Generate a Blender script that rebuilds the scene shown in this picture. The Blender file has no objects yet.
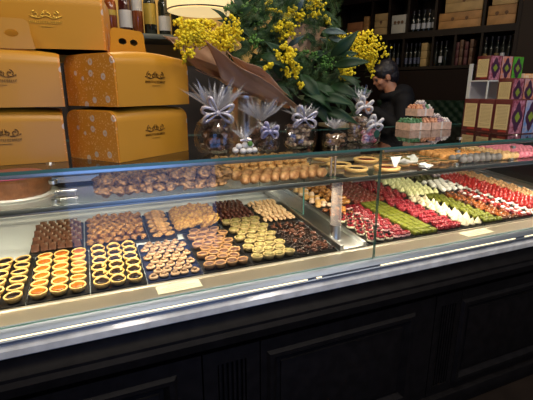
import bpy, bmesh, math, random
from mathutils import Vector, Matrix, Euler, noise
S = bpy.context.scene
COL = S.collection
R = random.Random(7)
PI = math.pi
# ------------------------------------------------------------------ camera model (533x400)
F = 410.0; PIT = math.radians(15.0); YAW = math.radians(23.1)
CAM = Vector((0, 0, 1.6))
FW = Vector((math.sin(YAW)*math.cos(PIT), math.cos(YAW)*math.cos(PIT), -math.sin(PIT)))
RT = Vector((math.cos(YAW), -math.sin(YAW), 0)); UP = RT.cross(FW)
def ray(x, y): return FW*F + RT*(x-266.5) + UP*(200-y)
def at_z(x, y, z): d = ray(x, y); return CAM + d*((z-CAM.z)/d.z)
def at_y(x, y, Y): d = ray(x, y); return CAM + d*((Y-CAM.y)/d.y)
def at_d(x, y, D): return CAM + ray(x, y)*(D/F)
cd = bpy.data.cameras.new('camera'); cam = bpy.data.objects.new('camera', cd); COL.objects.link(cam)
cd.sensor_width = 36; cd.lens = 36*F/533; cd.clip_start = 0.01; cd.clip_end = 60
M3 = Matrix((RT, UP, -FW)).transposed()
cam.matrix_world = Matrix.Translation(CAM) @ M3.to_4x4()
S.camera = cam
# ------------------------------------------------------------------ materials
MATS = {}
def mat(name, col, rough=.5, metal=0, bump=0, bscale=40, vary=0, vscale=8, col2=None, spec=None, coat=0, emit=None, es=0, sss=0):
    if name in MATS: return MATS[name]
    m = bpy.data.materials.new(name); m.use_nodes = True; nt = m.node_tree; N = nt.nodes; L = nt.links
    b = N['Principled BSDF']
    b.inputs['Base Color'].default_value = (*col, 1); b.inputs['Roughness'].default_value = rough
    b.inputs['Metallic'].default_value = metal
    if spec is not None: b.inputs['Specular IOR Level'].default_value = spec
    if coat: b.inputs['Coat Weight'].default_value = coat; b.inputs['Coat Roughness'].default_value = .08
    if emit: b.inputs['Emission Color'].default_value = (*emit, 1); b.inputs['Emission Strength'].default_value = es
    if vary or bump:
        tc = N.new('ShaderNodeTexCoord')
    if vary:
        n = N.new('ShaderNodeTexNoise'); n.inputs['Scale'].default_value = vscale; n.inputs['Detail'].default_value = 4
        L.new(tc.outputs['Object'], n.inputs['Vector'])
        r = N.new('ShaderNodeValToRGB'); c2 = col2 or tuple(c*(1-vary) for c in col)
        r.color_ramp.elements[0].position = .38; r.color_ramp.elements[1].position = .62
        r.color_ramp.elements[0].color = (*c2, 1); r.color_ramp.elements[1].color = (*col, 1)
        L.new(n.outputs['Fac'], r.inputs['Fac']); L.new(r.outputs['Color'], b.inputs['Base Color'])
    if bump:
        n = N.new('ShaderNodeTexNoise'); n.inputs['Scale'].default_value = bscale; n.inputs['Detail'].default_value = 3
        L.new(tc.outputs['Object'], n.inputs['Vector'])
        bp = N.new('ShaderNodeBump'); bp.inputs['Strength'].default_value = bump; bp.inputs['Distance'].default_value = .01
        L.new(n.outputs['Fac'], bp.inputs['Height']); L.new(bp.outputs['Normal'], b.inputs['Normal'])
    MATS[name] = m; return m
def glassmat(name, tint, ior=1.5, rough=0, refl=1.0):
    m = bpy.data.materials.new(name); m.use_nodes = True; nt = m.node_tree; N = nt.nodes; L = nt.links
    N.remove(N['Principled BSDF']); out = N['Material Output']
    t = N.new('ShaderNodeBsdfTransparent'); t.inputs[0].default_value = (*tint, 1)
    g = N.new('ShaderNodeBsdfGlossy'); g.inputs['Roughness'].default_value = rough; g.inputs['Color'].default_value = (refl, refl, refl, 1)
    f = N.new('ShaderNodeFresnel'); f.inputs['IOR'].default_value = ior
    # the two faces of a thin pane: face direction must not flip the index
    geo = N.new('ShaderNodeNewGeometry')
    mx = N.new('ShaderNodeMixShader'); L.new(t.outputs[0], mx.inputs[1]); L.new(g.outputs[0], mx.inputs[2])
    a = N.new('ShaderNodeMath'); a.operation = 'SUBTRACT'; a.inputs[0].default_value = 1
    L.new(geo.outputs['Backfacing'], a.inputs[1])
    b = N.new('ShaderNodeMath'); b.operation = 'MULTIPLY'; L.new(f.outputs[0], b.inputs[0]); L.new(a.outputs[0], b.inputs[1])
    L.new(b.outputs[0], mx.inputs[0]); L.new(mx.outputs[0], out.inputs['Surface'])
    MATS[name] = m; return m
GLASS = glassmat('clear_glass', (.97, .99, .98))
SHELFG = glassmat('shelf_glass', (.93, .97, .96), ior=1.55)
CELLO = glassmat('cellophane', (.93, .93, .95), ior=1.7, rough=.12)
EDGE = mat('glass_edge', (.05, .16, .14), .15, spec=.8)
STEEL = mat('brushed_steel', (.62, .63, .64), .28, 1, bump=.03, bscale=200)
LEDGE = mat('ledge_steel', (.62, .56, .47), .3, .9)
WHITE = mat('white_enamel', (.62, .67, .72), .35)
MARBLE = mat('pale_stone', (.74, .76, .76), .25, vary=.25, vscale=14, coat=.4)
DWOOD = mat('ebonised_wood', (.0075, .0065, .007), .5, vary=.4, vscale=20, spec=.1)
SHWOOD = mat('dark_brown_wood', (.014, .008, .006), .5, vary=.4, vscale=9, spec=.25)
DARK = mat('black_plastic', (.012, .012, .014), .35)
# ------------------------------------------------------------------ mesh builder
class MB:
    def __init__(s): s.v = []; s.f = []; s.m = []
    def add(s, vs, fs, mi=0, M=None):
        o = len(s.v)
        for v in vs:
            v = Vector(v); s.v.append(M @ v if M is not None else v)
        for f in fs: s.f.append(tuple(i+o for i in f)); s.m.append(mi)
        return s
    def box(s, x0, x1, y0, y1, z0, z1, mi=0, M=None):
        vs = [(x, y, z) for z in (z0, z1) for y in (y0, y1) for x in (x0, x1)]
        return s.add(vs, [(0,2,3,1), (4,5,7,6), (0,1,5,4), (2,6,7,3), (0,4,6,2), (1,3,7,5)], mi, M)
    def rbox(s, x0, x1, y0, y1, z0, z1, r=.004, mi=0, M=None, seg=2):
        bm = bmesh.new(); bmesh.ops.create_cube(bm, size=1)
        for v in bm.verts:
            v.co = Vector(((x0+x1)/2+v.co.x*(x1-x0), (y0+y1)/2+v.co.y*(y1-y0), (z0+z1)/2+v.co.z*(z1-z0)))
        bmesh.ops.bevel(bm, geom=bm.edges[:], offset=r, segments=seg, profile=.5, affect='EDGES')
        return s.bm(bm, mi, M)
    def bm(s, bm, mi=0, M=None):
        bm.verts.index_update()
        s.add([v.co.copy() for v in bm.verts], [tuple(v.index for v in f.verts) for f in bm.faces], mi, M); bm.free(); return s
    def lathe(s, prof, n=20, mi=0, M=None, sx=1, sy=1, wob=None):
        vs = []; fs = []; k = len(prof)
        for j in range(n):
            a = 2*PI*j/n; w = wob(j, n) if wob else 1
            for r, z in prof: vs.append((r*math.cos(a)*sx*w, r*math.sin(a)*sy*w, z))
        for j in range(n):
            q = (j+1) % n
            for i in range(k-1): fs.append((j*k+i, q*k+i, q*k+i+1, j*k+i+1))
        if prof[0][0] > 1e-5: fs.append(tuple(j*k for j in reversed(range(n))))
        if prof[-1][0] > 1e-5: fs.append(tuple(j*k+k-1 for j in range(n)))
        return s.add(vs, fs, mi, M)
    def ball(s, c, r, sub=1, mi=0, nz=0, sc=(1,1,1), M=None, ns=30):
        bm = bmesh.new(); bmesh.ops.create_icosphere(bm, subdivisions=sub, radius=1)
        c = Vector(c); off = Vector((R.random()*9, R.random()*9, R.random()*9))
        for v in bm.verts:
            d = v.co.copy(); k = r
            if nz: k *= 1+nz*noise.noise(d*1.6+off)
            v.co = Vector((d.x*k*sc[0], d.y*k*sc[1], d.z*k*sc[2]))
            v.co = (M @ v.co if M is not None else v.co) + c
        return s.bm(bm, mi)
    def tube(s, pts, rad, n=8, mi=0):
        pts = [Vector(p) for p in pts]; rs = rad if isinstance(rad, (list, tuple)) else [rad]*len(pts)
        vs = []; fs = []
        for i, p in enumerate(pts):
            t = (pts[min(i+1, len(pts)-1)]-pts[max(i-1, 0)]).normalized()
            u = t.cross(Vector((.13, .21, .97)));  u = u.normalized() if u.length > 1e-3 else Vector((1, 0, 0))
            w = t.cross(u)
            for j in range(n):
                a = 2*PI*j/n; vs.append(p+(u*math.cos(a)+w*math.sin(a))*rs[i])
        for i in range(len(pts)-1):
            for j in range(n):
                q = (j+1) % n; fs.append((i*n+j, i*n+q, (i+1)*n+q, (i+1)*n+j))
        fs.append(tuple(reversed(range(n)))); fs.append(tuple((len(pts)-1)*n+j for j in range(n)))
        return s.add(vs, fs, mi)
    def prof_x(s, poly, x0, x1, mi=0):
        k = len(poly); vs = [(x0, y, z) for y, z in poly]+[(x1, y, z) for y, z in poly]
        fs = [(i, (i+1) % k, (i+1) % k+k, i+k) for i in range(k)]
        fs.append(tuple(reversed(range(k)))); fs.append(tuple(range(k, 2*k)))
        return s.add(vs, fs, mi)
    def grid(s, fn, nu, nv, mi=0):
        vs = [fn(i/nu, j/nv) for i in range(nu+1) for j in range(nv+1)]
        fs = [(i*(nv+1)+j, (i+1)*(nv+1)+j, (i+1)*(nv+1)+j+1, i*(nv+1)+j+1) for i in range(nu) for j in range(nv)]
        return s.add(vs, fs, mi)
    def mesh(s, name, mats, smooth=True, fix=True):
        me = bpy.data.meshes.new(name); me.from_pydata([tuple(v) for v in s.v], [], s.f)
        for m in mats: me.materials.append(m)
        for p, i in zip(me.polygons, s.m): p.material_index = i
        if fix:
            b = bmesh.new(); b.from_mesh(me); bmesh.ops.recalc_face_normals(b, faces=b.faces[:]); b.to_mesh(me); b.free()
        if smooth:
            me.polygons.foreach_set('use_smooth', [True]*len(me.polygons))
            if smooth != 'all': me.set_sharp_from_angle(angle=math.radians(38))
        me.update(); return me
    def build(s, name, mats, parent=None, loc=None, rot=None, smooth=True, fix=True):
        if not isinstance(mats, (list, tuple)): mats = [mats]
        o = bpy.data.objects.new(name, s.mesh(name, mats, smooth, fix)); COL.objects.link(o)
        if parent: o.parent = parent
        if loc is not None: o.location = loc
        if rot is not None: o.rotation_euler = rot
        return o
def tag(o, label=None, cat=None, group=None, kind=None):
    if label: o['label'] = label
    if cat: o['category'] = cat
    if group: o['group'] = group
    if kind: o['kind'] = kind
    return o
def thing(name, label, cat, loc=(0,0,0), rz=0, group=None):
    o = bpy.data.objects.new(name, None); COL.objects.link(o); o.empty_display_size = .05
    o.location = loc; o.rotation_euler = (0, 0, rz); return tag(o, label, cat, group)
def dup(root, loc, rot=(0,0,0), label=None, group=None, scale=None):
    r = root.copy(); COL.objects.link(r); r.location = loc; r.rotation_euler = rot
    if label: r['label'] = label
    if group: r['group'] = group
    if scale: r.scale = (scale,)*3
    for ch in list(root.children):
        c = ch.copy(); COL.objects.link(c); c.parent = r
        for g in ch.children:
            d = g.copy(); COL.objects.link(d); d.parent = c
    return r
def drop(o):
    for c in list(o.children): drop(c)
    bpy.data.objects.remove(o)
# ================================================================== SETTING
def struct(name, mb, m, **k): return tag(mb.build(name, m, smooth=False, **k), kind='structure')
FLOOR = mat('dark_floor_boards', (.018, .012, .009), .35, vary=.4, vscale=5)
YWALL = mat('warm_yellow_plaster', (.62, .42, .14), .7, vary=.12, vscale=3)
PLAST = mat('shop_plaster', (.42, .37, .3), .8)
DBROWN = mat('dark_panelling', (.014, .009, .007), .6, vary=.3, vscale=4)
# angled shelf wall: direction UW, passes P0
UW = Vector((-.462, .887, 0)); NW = Vector((.887, .462, 0)); P0 = Vector((3.33, 3.44, 0))
def wp(s, n, z): return P0 + UW*s + NW*n + Vector((0, 0, z))
YB = 3.15; YR = 5.0; XL = -3.0; YF = -1.0; ZC = 3.3
s_end = (YR-P0.y)/UW.y
PL = wp(s_end, .4, 0)
struct('floor', MB().box(XL-.2, 5.6, YF-.2, YR+.2, -.1, 0), FLOOR)
struct('ceiling', MB().box(XL-.2, 5.6, YF-.2, YR+.2, ZC, ZC+.1), PLAST)
struct('wall_back', MB().box(XL-.2, 1.40, YB, YB+.15, 0, ZC), YWALL)
struct('wall_alcove', MB().box(1.25, 1.40, YB+.15, YR, 0, ZC).box(1.25, PL.x+.6, YR, YR+.15, 0, ZC), DBROWN)
struct('wall_left', MB().box(XL-.15, XL, YF, YB, 0, ZC), PLAST)
mb = MB()
a = wp(s_end+.1, .42, 0); b = wp(-3.2, .42, 0)
mb.add([a, b, b+NW*.15, a+NW*.15, a+Vector((0,0,ZC)), b+Vector((0,0,ZC)), b+NW*.15+Vector((0,0,ZC)), a+NW*.15+Vector((0,0,ZC))],
       [(0,3,2,1), (4,5,6,7), (0,1,5,4), (1,2,6,5), (2,3,7,6), (3,0,4,7)])
struct('wall_right', mb, DBROWN)
mb = MB(); DX0, DX1, DH = -.30, 1.15, 2.1
mb.box(XL-.2, DX0, YF-.15, YF, 0, ZC); mb.box(DX1, 5.6, YF-.15, YF, 0, ZC); mb.box(DX0, DX1, YF-.15, YF, DH, ZC)
struct('wall_front', mb, PLAST)
mb = MB(); mb.box(DX0, DX0+.06, YF-.12, YF+.02, 0, DH); mb.box(DX1-.06, DX1, YF-.12, YF+.02, 0, DH); mb.box(DX0+.06, DX1-.06, YF-.12, YF+.02, DH-.06, DH)
struct('door_1', mb, SHWOOD)
# ------------------------------------------------------------------ lights
def area(name, loc, size, power, col, rot=(0,0,0), sy=None, spread=None):
    l = bpy.data.lights.new(name, 'AREA'); l.energy = power; l.color = col; l.size = size
    if sy: l.shape = 'RECTANGLE'; l.size_y = sy
    if spread: l.spread = spread
    o = bpy.data.objects.new(name, l); COL.objects.link(o); o.location = loc; o.rotation_euler = rot; return o
area('daylight_doorway', ((DX0+DX1)/2, YF-.2, DH/2), DX1-DX0-.1, 11, (.20, .40, 1), (-PI/2, 0, PI), DH-.1)
for (lx, ly, p) in ((.3, .7, 12), (1.9, .9, 12), (-.9, .5, 9), (.2, -.55, 15), (1.7, -.55, 15), (2.9, .2, 10)):  # unseen fill lamps; the front pair is added to brighten the counter fascia
    area('ceiling_fill', (lx, ly, ZC-.02), .35, p, (1, .91, .80))
area('ceiling_fill', (.3, 2.7, ZC-.02), .4, 22, (1, .78, .48))  # unseen warm lamp added to light the yellow wall
area('ceiling_fill', (2.3, 2.7, ZC-.02), .4, 4, (1, .82, .62))
w = bpy.data.worlds.new('world'); S.world = w; w.use_nodes = True
w.node_tree.nodes['Background'].inputs[0].default_value = (.5, .6, .8, 1); w.node_tree.nodes['Background'].inputs[1].default_value = .25
# ================================================================== COUNTER BASE (dark wood)
X0, X1 = -1.6, 4.0
cb = thing('counter_base', 'long ebonised wooden counter front with moulded panels and fluted pilasters', 'counter', (0,0,0))
mb = MB()
mb.prof_x([(2.5, 0), (1.33, 0), (1.33, .66), (1.315, .666), (1.315, .672), (1.275, .69), (1.268, .725), (1.28, .74), (1.28, .752), (1.30, .762), (1.31, .776), (1.31, .806), (2.5, .806)][::-1], X0, X1)
mb.build('carcass', DWOOD, cb)
MB().rbox(X0, X1, 1.27, 1.34, 0, .085, .006).build('plinth', DWOOD, cb)
def wpanel(x0, x1, z0, z1):
    mb = MB()
    rings = [(0, 1.30), (.012, 1.288), (.03, 1.29), (.05, 1.312), (.065, 1.312), (.068, 1.306), (.12, 1.296)]
    pts = []
    for o, y in rings: pts += [(x0+o, y, z0+o), (x1-o, y, z0+o), (x1-o, y, z1-o), (x0+o, y, z1-o)]
    fs = []
    for i in range(len(rings)-1):
        for j in range(4): fs.append((i*4+j, i*4+(j+1) % 4, i*4+4+(j+1) % 4, i*4+4+j))
    k = (len(rings)-1)*4; fs.append((k, k+1, k+2, k+3))
    mb.add(pts, fs); mb.box(x0+.001, x1-.001, 1.318, 1.335, z0+.001, z1-.001)
    mb.build('door_panel', DWOOD, cb)
def frame(x0, x1, z0, z1, px0, px1, pz0, pz1):
    mb = MB()
    for (a, b, c, d) in ((x0, px0, z0, z1), (px1, x1, z0, z1), (px0, px1, z0, pz0), (px0, px1, pz1, z1)):
        if b-a > .003 and d-c > .003: mb.box(a, b, 1.30, 1.334, c, d)
    mb.build('door_frame', DWOOD, cb)
ZB, ZT = .087, .655
for (x0, x1, p0, p1) in ((-.62, .292, -.53, .20), (.53, 1.43, .555, 1.31), (1.60, 2.55, 1.605, 2.50)):
    frame(x0, x1, ZB, ZT, p0, p1, ZB+.03, .60); wpanel(p0, p1, ZB+.03, .60)
frame(-1.6, -.86, ZB, ZT, -1.5, -.9, ZB+.03, .60); wpanel(-1.5, -.9, ZB+.03, .60)
frame(2.79, 4.0, ZB, ZT, 2.85, 3.8, ZB+.03, .60); wpanel(2.85, 3.8, ZB+.03, .60)
for (x0, x1) in ((.298, .525), (1.436, 1.597), (-.855, -.625), (2.555, 2.785)):
    mb = MB(); c = (x0+x1)/2; n = 6; wd = .116 if x1-x0 > .2 else .1; st = wd/n
    mb.box(x0, c-wd/2, 1.30, 1.334, ZB, ZT); mb.box(c+wd/2, x1, 1.30, 1.334, ZB, ZT)
    mb.box(c-wd/2, c+wd/2, 1.30, 1.334, .595, ZT); mb.box(c-wd/2, c+wd/2, 1.30, 1.334, ZB, ZB+.05)
    mb.box(c-wd/2, c+wd/2, 1.322, 1.334, ZB+.05, .595)
    for i in range(n):
        xa = c-wd/2+st*(i+.28); mb.box(xa, xa+st*.44, 1.303, 1.323, ZB+.05, .595)
    mb.build('pilaster', DWOOD, cb)
# ================================================================== DISPLAY CASE
TS = .0787; TA = math.atan(TS); CX1 = 2.86
def dz(y): return .885+(y-1.5)*TS
dc = thing('pastry_display_case', 'long refrigerated glass and steel pastry case with two glass shelves', 'display case', (0,0,0))
MB().prof_x([(1.305, .808), (1.30, .813), (1.300, .836), (1.312, .850), (1.312, .853), (1.318, .853), (1.318, .808)], X0, X1).build('lower_moulding', MARBLE, dc)
MB().prof_x([(1.318, .812), (1.318, .854), (1.303, .858), (1.303, .866), (1.3075, .8695), (1.3075, .878), (1.314, .884), (1.330, .893), (1.345, .894), (1.354, .894), (1.360, .886), (1.360, .812)], X0, X1).build('front_rail', mat('satin_rail', (.24, .28, .35), .45, .8), dc)
GLINT = mat('glint_line', (1, .95, .8), .5, emit=(1, .80, .44), es=1.5)  # glowing line paints the shelf lamp's reflection on the rail, not a lamp
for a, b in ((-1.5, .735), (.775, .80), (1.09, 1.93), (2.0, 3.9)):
    o = MB().rbox(a, b, 1.3045, 1.309, .8712, .8752, .001).build('rail_glint', GLINT, dc); o['label'] = 'thin warm glowing line painted as a reflection on the front rail'
MB().prof_x([(1.3605, .86), (1.3605, .884), (1.468, .884), (1.472, .888), (1.483, .888), (1.486, .87)], X0, X1).build('front_ledge', LEDGE, dc)
# deck
mb = MB(); mb.prof_x([(1.484, dz(1.484)-.025), (1.484, dz(1.484)-.006), (2.50, dz(2.50)-.006), (2.50, dz(2.50)-.025)][0:2]+[(2.50, dz(2.50)-.006), (2.50, dz(2.50)-.025)], X0, CX1+.06)
mb.build('deck', WHITE, dc)
MB().prof_x([(1.484, dz(1.484)-.05), (1.484, dz(1.484)-.006), (2.50, dz(2.50)-.006), (2.50, dz(2.5)-.05)], CX1+.06, X1).build('empty_bay_floor', DARK, dc)
MB().prof_x([(2.5, 0.81), (2.5, 1.05), (2.52, 1.05), (2.52, .81)], X0, X1).build('rear_upstand', STEEL, dc)
# tray dividers (partition rails)
for xa, xb in ((1.0, 1.145), (CX1-.02, CX1+.06)):
    mb = MB(); D = Matrix.Translation((0, 1.484, dz(1.484))) @ Matrix.Rotation(TA, 4, 'X')
    mb.rbox(xa, xa+.018, .0, .98, -.004, .03, .003, 0, D); mb.rbox(xa+.018, xb-.018, .0, .98, -.004, .012, .003, 0, D); mb.rbox(xb-.018, xb, .0, .98, -.004, .03, .003, 0, D)
    mb.build('section_divider', STEEL, dc)
# rear rails seen under the shelf
MB().box(X0, X1, 2.33, 2.36, 1.135, 1.165).build('rear_rail', STEEL, dc)
MB().box(X0, X1, 2.40, 2.43, 1.05, 1.09).build('rear_rail', STEEL, dc)
def pane(name, x0, x1, y0, y1, z0, z1, big, M=GLASS):
    mb = MB().box(x0, x1, y0, y1, z0, z1)
    o = mb.build(name, [M, EDGE], dc, smooth=False)
    for p in o.data.polygons:
        n = p.normal; ax = max(range(3), key=lambda i: abs(n[i]))
        p.material_index = 0 if ax == big else 1
    return o
ZTOP = 1.376
for a, b in ((X0, 1.074), (1.081, 4.0)):
    pane('front_glass', a, b, 1.337, 1.345, .894, 1.366, 1)
pane('top_shelf', X0, X1, 1.337, 2.15, 1.366, 1.376, 2, SHELFG)
ZM = 1.21
pane('middle_shelf', X0, 1.03, 1.555, 2.28, ZM-.012, ZM, 2, SHELFG)
pane('middle_shelf', 1.034, X1, 1.555, 2.28, ZM-.012, ZM, 2, SHELFG)
o = MB().rbox(X0, X1, 1.546, 1.555, ZM-.016, ZM+.001, .001).build('shelf_edge_trim', mat('trim_steel', (.24, .28, .29), .3, 1), dc)
pane('partition_glass', 1.004, 1.012, 1.86, 2.48, .955, ZM-.014, 0)
pane('partition_glass', CX1-.012, CX1-.004, 1.80, 2.48, .955, ZM-.014, 0)
FROST = mat('frosted_acrylic', (.55, .48, .46), .35, spec=.6)
_n = FROST.node_tree; _t = _n.nodes.new('ShaderNodeBsdfTransparent'); _x = _n.nodes.new('ShaderNodeMixShader'); _x.inputs[0].default_value = .38
_n.links.new(_n.nodes['Principled BSDF'].outputs[0], _x.inputs[2]); _n.links.new(_t.outputs[0], _x.inputs[1]); _n.links.new(_x.outputs[0], _n.nodes['Material Output'].inputs[0])
def post(x, y, z0, z1, r, m, name='support_post'):
    MB().lathe([(r, z0), (r, z1)], 20).build(name, m, dc, loc=(x, y, 0))
post(1.045, 1.60, .975, ZM-.013, .026, FROST); 
o = MB().lathe([(.029, 0), (.029, .006), (.0275, .008), (.0275, .07), (.029, .072), (.029, .078)], 24).build('post_collar', STEEL, dc, loc=(1.045, 1.60, .898))
for dx in (-.011, .011): post(1.03+dx, 1.62, ZM+.001, ZTOP-.011, .0055, mat('post_brass', (.65, .5, .36), .25, .8))
for px, py in ((458, 150), (513, 149), (52, 175)):
    p = at_y(px, py, 1.60); post(p.x, 1.60, ZM+.001, ZTOP-.011, .012, GLASS)
    for zz in (ZM+.001, ZM+.07, ZTOP-.028): MB().lathe([(.014, zz), (.014, zz+.012)], 16).build('post_ring', STEEL, dc, loc=(p.x, 1.60, 0))
# lights built into the case: long lamp housings under the rear edge of the shelves
for x0, x1 in ((-1.4, .98), (1.1, 2.8)):
    MB().rbox(x0, x1, 1.560, 1.585, ZM-.026, ZM-.013, .002).build('lamp_housing', STEEL, dc)
    area('case_lamp', ((x0+x1)/2, 1.573, ZM-.028), x1-x0, 13.0*(x1-x0)/2.4, (1, .83, .60), (math.radians(14), 0, 0), .02, math.radians(150))
    MB().rbox(x0, x1, 1.346, 1.366, 1.352, 1.3655, .002).build('lamp_housing', STEEL, dc)
    area('case_lamp', ((x0+x1)/2, 1.357, 1.350), x1-x0, 5.0*(x1-x0)/2.4, (1, .83, .62), (math.radians(55), 0, 0), .018, math.radians(95))
# ================================================================== PASTRIES
CRUST = mat('golden_crust', (.78, .50, .16), .55, bump=.15, bscale=120, vary=.2, vscale=60)
CRUSTB = mat('baked_crust', (.46, .25, .11), .6, bump=.2, bscale=120, vary=.25, vscale=60)
JAM = mat('apricot_jam', (.42, .105, .008), .25, coat=.15, vary=.3, vscale=50)
BLACKJ = mat('dark_glaze', (.010, .005, .005), .22, spec=.35)
CHOC = mat('chocolate', (.12, .048, .028), .32, bump=.1, bscale=60, vary=.3, vscale=40)
DCHOC = mat('dark_chocolate', (.022, .010, .008), .25, vary=.3, vscale=40)
NUTC = mat('praline', (.56, .27, .07), .35, bump=.5, bscale=90, vary=.5, vscale=70)
ALM = mat('toasted_almond', (.34, .20, .11), .5, bump=.3, bscale=120, vary=.4, vscale=70)
BISC = mat('pale_biscuit', (.42, .27, .16), .6, bump=.2, bscale=120, vary=.25, vscale=60)
FLOR = mat('florentine_flakes', (.72, .42, .10), .45, bump=1, bscale=90, vary=.6, vscale=70, col2=(.36, .16, .03))
PISTF = mat('pistachio_cream', (.30, .25, .09), .5, bump=.6, bscale=150, vary=.5, vscale=110, col2=(.16, .13, .03))
LADY = mat('sugared_sponge', (.85, .58, .34), .6, bump=.3, bscale=160, vary=.2, vscale=60)
COCOA = mat('cocoa_cream', (.11, .05, .035), .35, bump=.3, bscale=120, vary=.4, vscale=80)
RASP = mat('raspberry', (.30, .008, .022), .22, bump=.6, bscale=220, vary=.6, vscale=70, coat=.4)
DRASP = mat('dark_raspberry', (.22, .012, .02), .25, bump=.5, bscale=200, vary=.35, vscale=90, coat=.3)
STRAW = mat('strawberry', (.36, .012, .010), .2, bump=.3, bscale=200, coat=.5)
GREENP = mat('green_pistachio', (.18, .20, .014), .4, bump=.6, bscale=200, vary=.5, vscale=110)
MERI = mat('meringue', (.74, .66, .48), .6)
PINKM = mat('pink_sugar', (.80, .45, .45), .5)
CREAMG = mat('pale_green_cream', (.66, .66, .36), .5)
OLIVE = mat('olive_ganache', (.07, .07, .02), .4)
AMBER = mat('caramelised_fruit', (.42, .12, .03), .25, vary=.6, vscale=60, coat=.4)
PEACH = mat('peach_sponge', (.72, .42, .22), .5, vary=.3, vscale=50)
REDB = mat('red_brown_glaze', (.20, .035, .025), .3, vary=.5, vscale=60)
WHITEC = mat('white_cream', (.85, .83, .80), .5)
NAVY = mat('navy_tray', (.015, .022, .06), .3)
def proto(name, parts):
    """parts: [(partname, MB, mat)], first is the root mesh"""
    root = None; zmin = min(v.z for v in parts[0][1].v)
    for n, mb, m in parts: mb.v = [v-Vector((0, 0, zmin)) for v in mb.v]
    for n, mb, m in parts:
        if root is None: root = mb.build(name, m, smooth='all')
        else: mb.build(n, m, root, smooth='all')
    return root
def tartlet(name, cm, fm, r=.0295, h=.021, dome=.002, extra=None):
    c = MB().lathe([(r*.74, 0), (r*.98, h*.8), (r, h), (r*.97, h*1.08), (r*.84, h*1.06), (r*.82, h*.8)], 24, wob=lambda j, n: 1+.025*(j % 2))
    f = MB().lathe([(r*.84, h*.98), (r*.5, h*1.04+dome), (1e-6, h*1.06+dome*1.3)], 20)
    ps = [('tartlet', c, cm), ('filling', f, fm)]
    if extra: ps.append(extra)
    return proto(name, ps)
def crescent(r, z):
    mb = MB(); mb.tube([(r*math.cos(a), r*math.sin(a), z) for a in [i*PI/8-.4 for i in range(9)]], [.002]+[.0055]*7+[.002], 6); return mb
def blob(name, m, r, sc=(1,1,1), nz=.4, sub=2, z=None):
    mb = MB().ball((0, 0, r*sc[2]*.9 if z is None else z), r, sub, 0, nz, sc); return proto(name, [(name, mb, m)])
def lay(protos, x0, x1, y0, y1, px, py, label, cat, group, stag=True, jit=.003, h=.006, rot=PI, layers=1, lh=.015, tilt=.0, keep=1.0, cap=299):
    n = 0
    for L in range(layers):
        ins = L*px*.5
        nx = max(1, round((x1-x0-2*ins)/px)); ny = max(1, round((y1-y0-2*ins)/py))
        sx = (x1-x0-2*ins)/nx; sy = (y1-y0-2*ins)/ny
        for j in range(ny):
            for i in range(nx - (1 if stag and j % 2 and nx > 1 else 0)):
                if n >= cap or R.random() > keep: continue
                x = x0+ins+sx*(i+.5+(.5 if stag and j % 2 and nx > 1 else 0))+R.uniform(-jit, jit); y = y0+ins+sy*(j+.5)+R.uniform(-jit, jit)
                p = protos[(R.randrange(len(protos)))]
                dup(p, (x, y, dz(y)+h+L*lh), (TA+R.uniform(-tilt, tilt), R.uniform(-tilt, tilt), R.uniform(-rot, rot)), label, group, R.uniform(.95, 1.01)); n += 1
    for p in protos: drop(p)
    return n
def cats(protos, cat):
    for p in protos: p['category'] = cat
    return protos
def tray(x0, x1, y0, y1, label, m=DARK):
    mb = MB(); D = Matrix.Translation((0, y0, dz(y0)-.0045)) @ Matrix.Rotation(TA, 4, 'X'); L = (y1-y0)
    mb.box(x0, x1, 0, L, 0, .005, 0, D)
    for a in ((x0, x0+.003, 0, L), (x1-.003, x1, 0, L), (x0+.003, x1-.003, 0, .003), (x0+.003, x1-.003, L-.003, L)): mb.box(a[0], a[1], a[2], a[3], .005, .011, 0, D)
    o = mb.build('pastry_tray', m, smooth=False); tag(o, label, 'tray')
# ---- left section, front row
tray(-.60, -.266, 1.492, 1.86, 'black tray of black glazed tartlets at the far left end')
tray(-.262, -.060, 1.492, 1.86, 'black tray under the orange jam tartlets')
tray(-.056, .142, 1.492, 1.86, 'black tray under the tartlets with dark jam and pastry crescents')
tray(.146, .360, 1.492, 1.84, 'navy blue tray under the small walnut biscuits', NAVY)
tray(.364, .570, 1.492, 1.90, 'black tray under the cocoa filled tartlets')
tray(.574, .790, 1.492, 1.97, 'black tray under the yellow green pistachio tartlets')
tray(.794, .990, 1.492, 1.86, 'black tray under the dark chocolate clusters by the steel divider')
lay(cats([tartlet('glazed_tartlet', CRUST, BLACKJ)], 'tartlet'), -.594, -.27, 1.499, 1.852, .062, .060, 'round tartlet with shiny black glaze in the tray at the far left', 'tartlet', 'black glazed tartlets', stag=False, jit=.001)
lay(cats([tartlet('jam_tartlet', CRUST, JAM)], 'tartlet'), -.256, -.066, 1.499, 1.852, .062, .060, 'round tartlet filled with orange apricot jam', 'tartlet', 'orange jam tartlets', stag=False, jit=.0015)
lay(cats([tartlet('crescent_tartlet', CRUST, BLACKJ, extra=('pastry_crescent', crescent(.019, .027), CRUST))], 'tartlet'), -.050, .136, 1.499, 1.852, .062, .060, 'tartlet of dark jam topped with a curved strip of pastry', 'tartlet', 'dark jam tartlets with pastry crescents', stag=False, jit=.003, rot=.5)
def walnutb():
    a = MB().lathe([(.017, 0), (.019, .004), (.018, .009), (.010, .011), (1e-6, .011)], 16)
    b = MB().ball((0, 0, .014), .012, 2, 0, .6, (1, .8, .6)); return proto('walnut_biscuit', [('b', a, BISC), ('walnut', b, ALM)])
lay(cats([walnutb()], 'biscuit'), .152, .354, 1.499, 1.832, .043, .043, 'small round biscuit topped with a walnut on the navy tray', 'biscuit', 'walnut biscuits on the navy tray')
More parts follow.
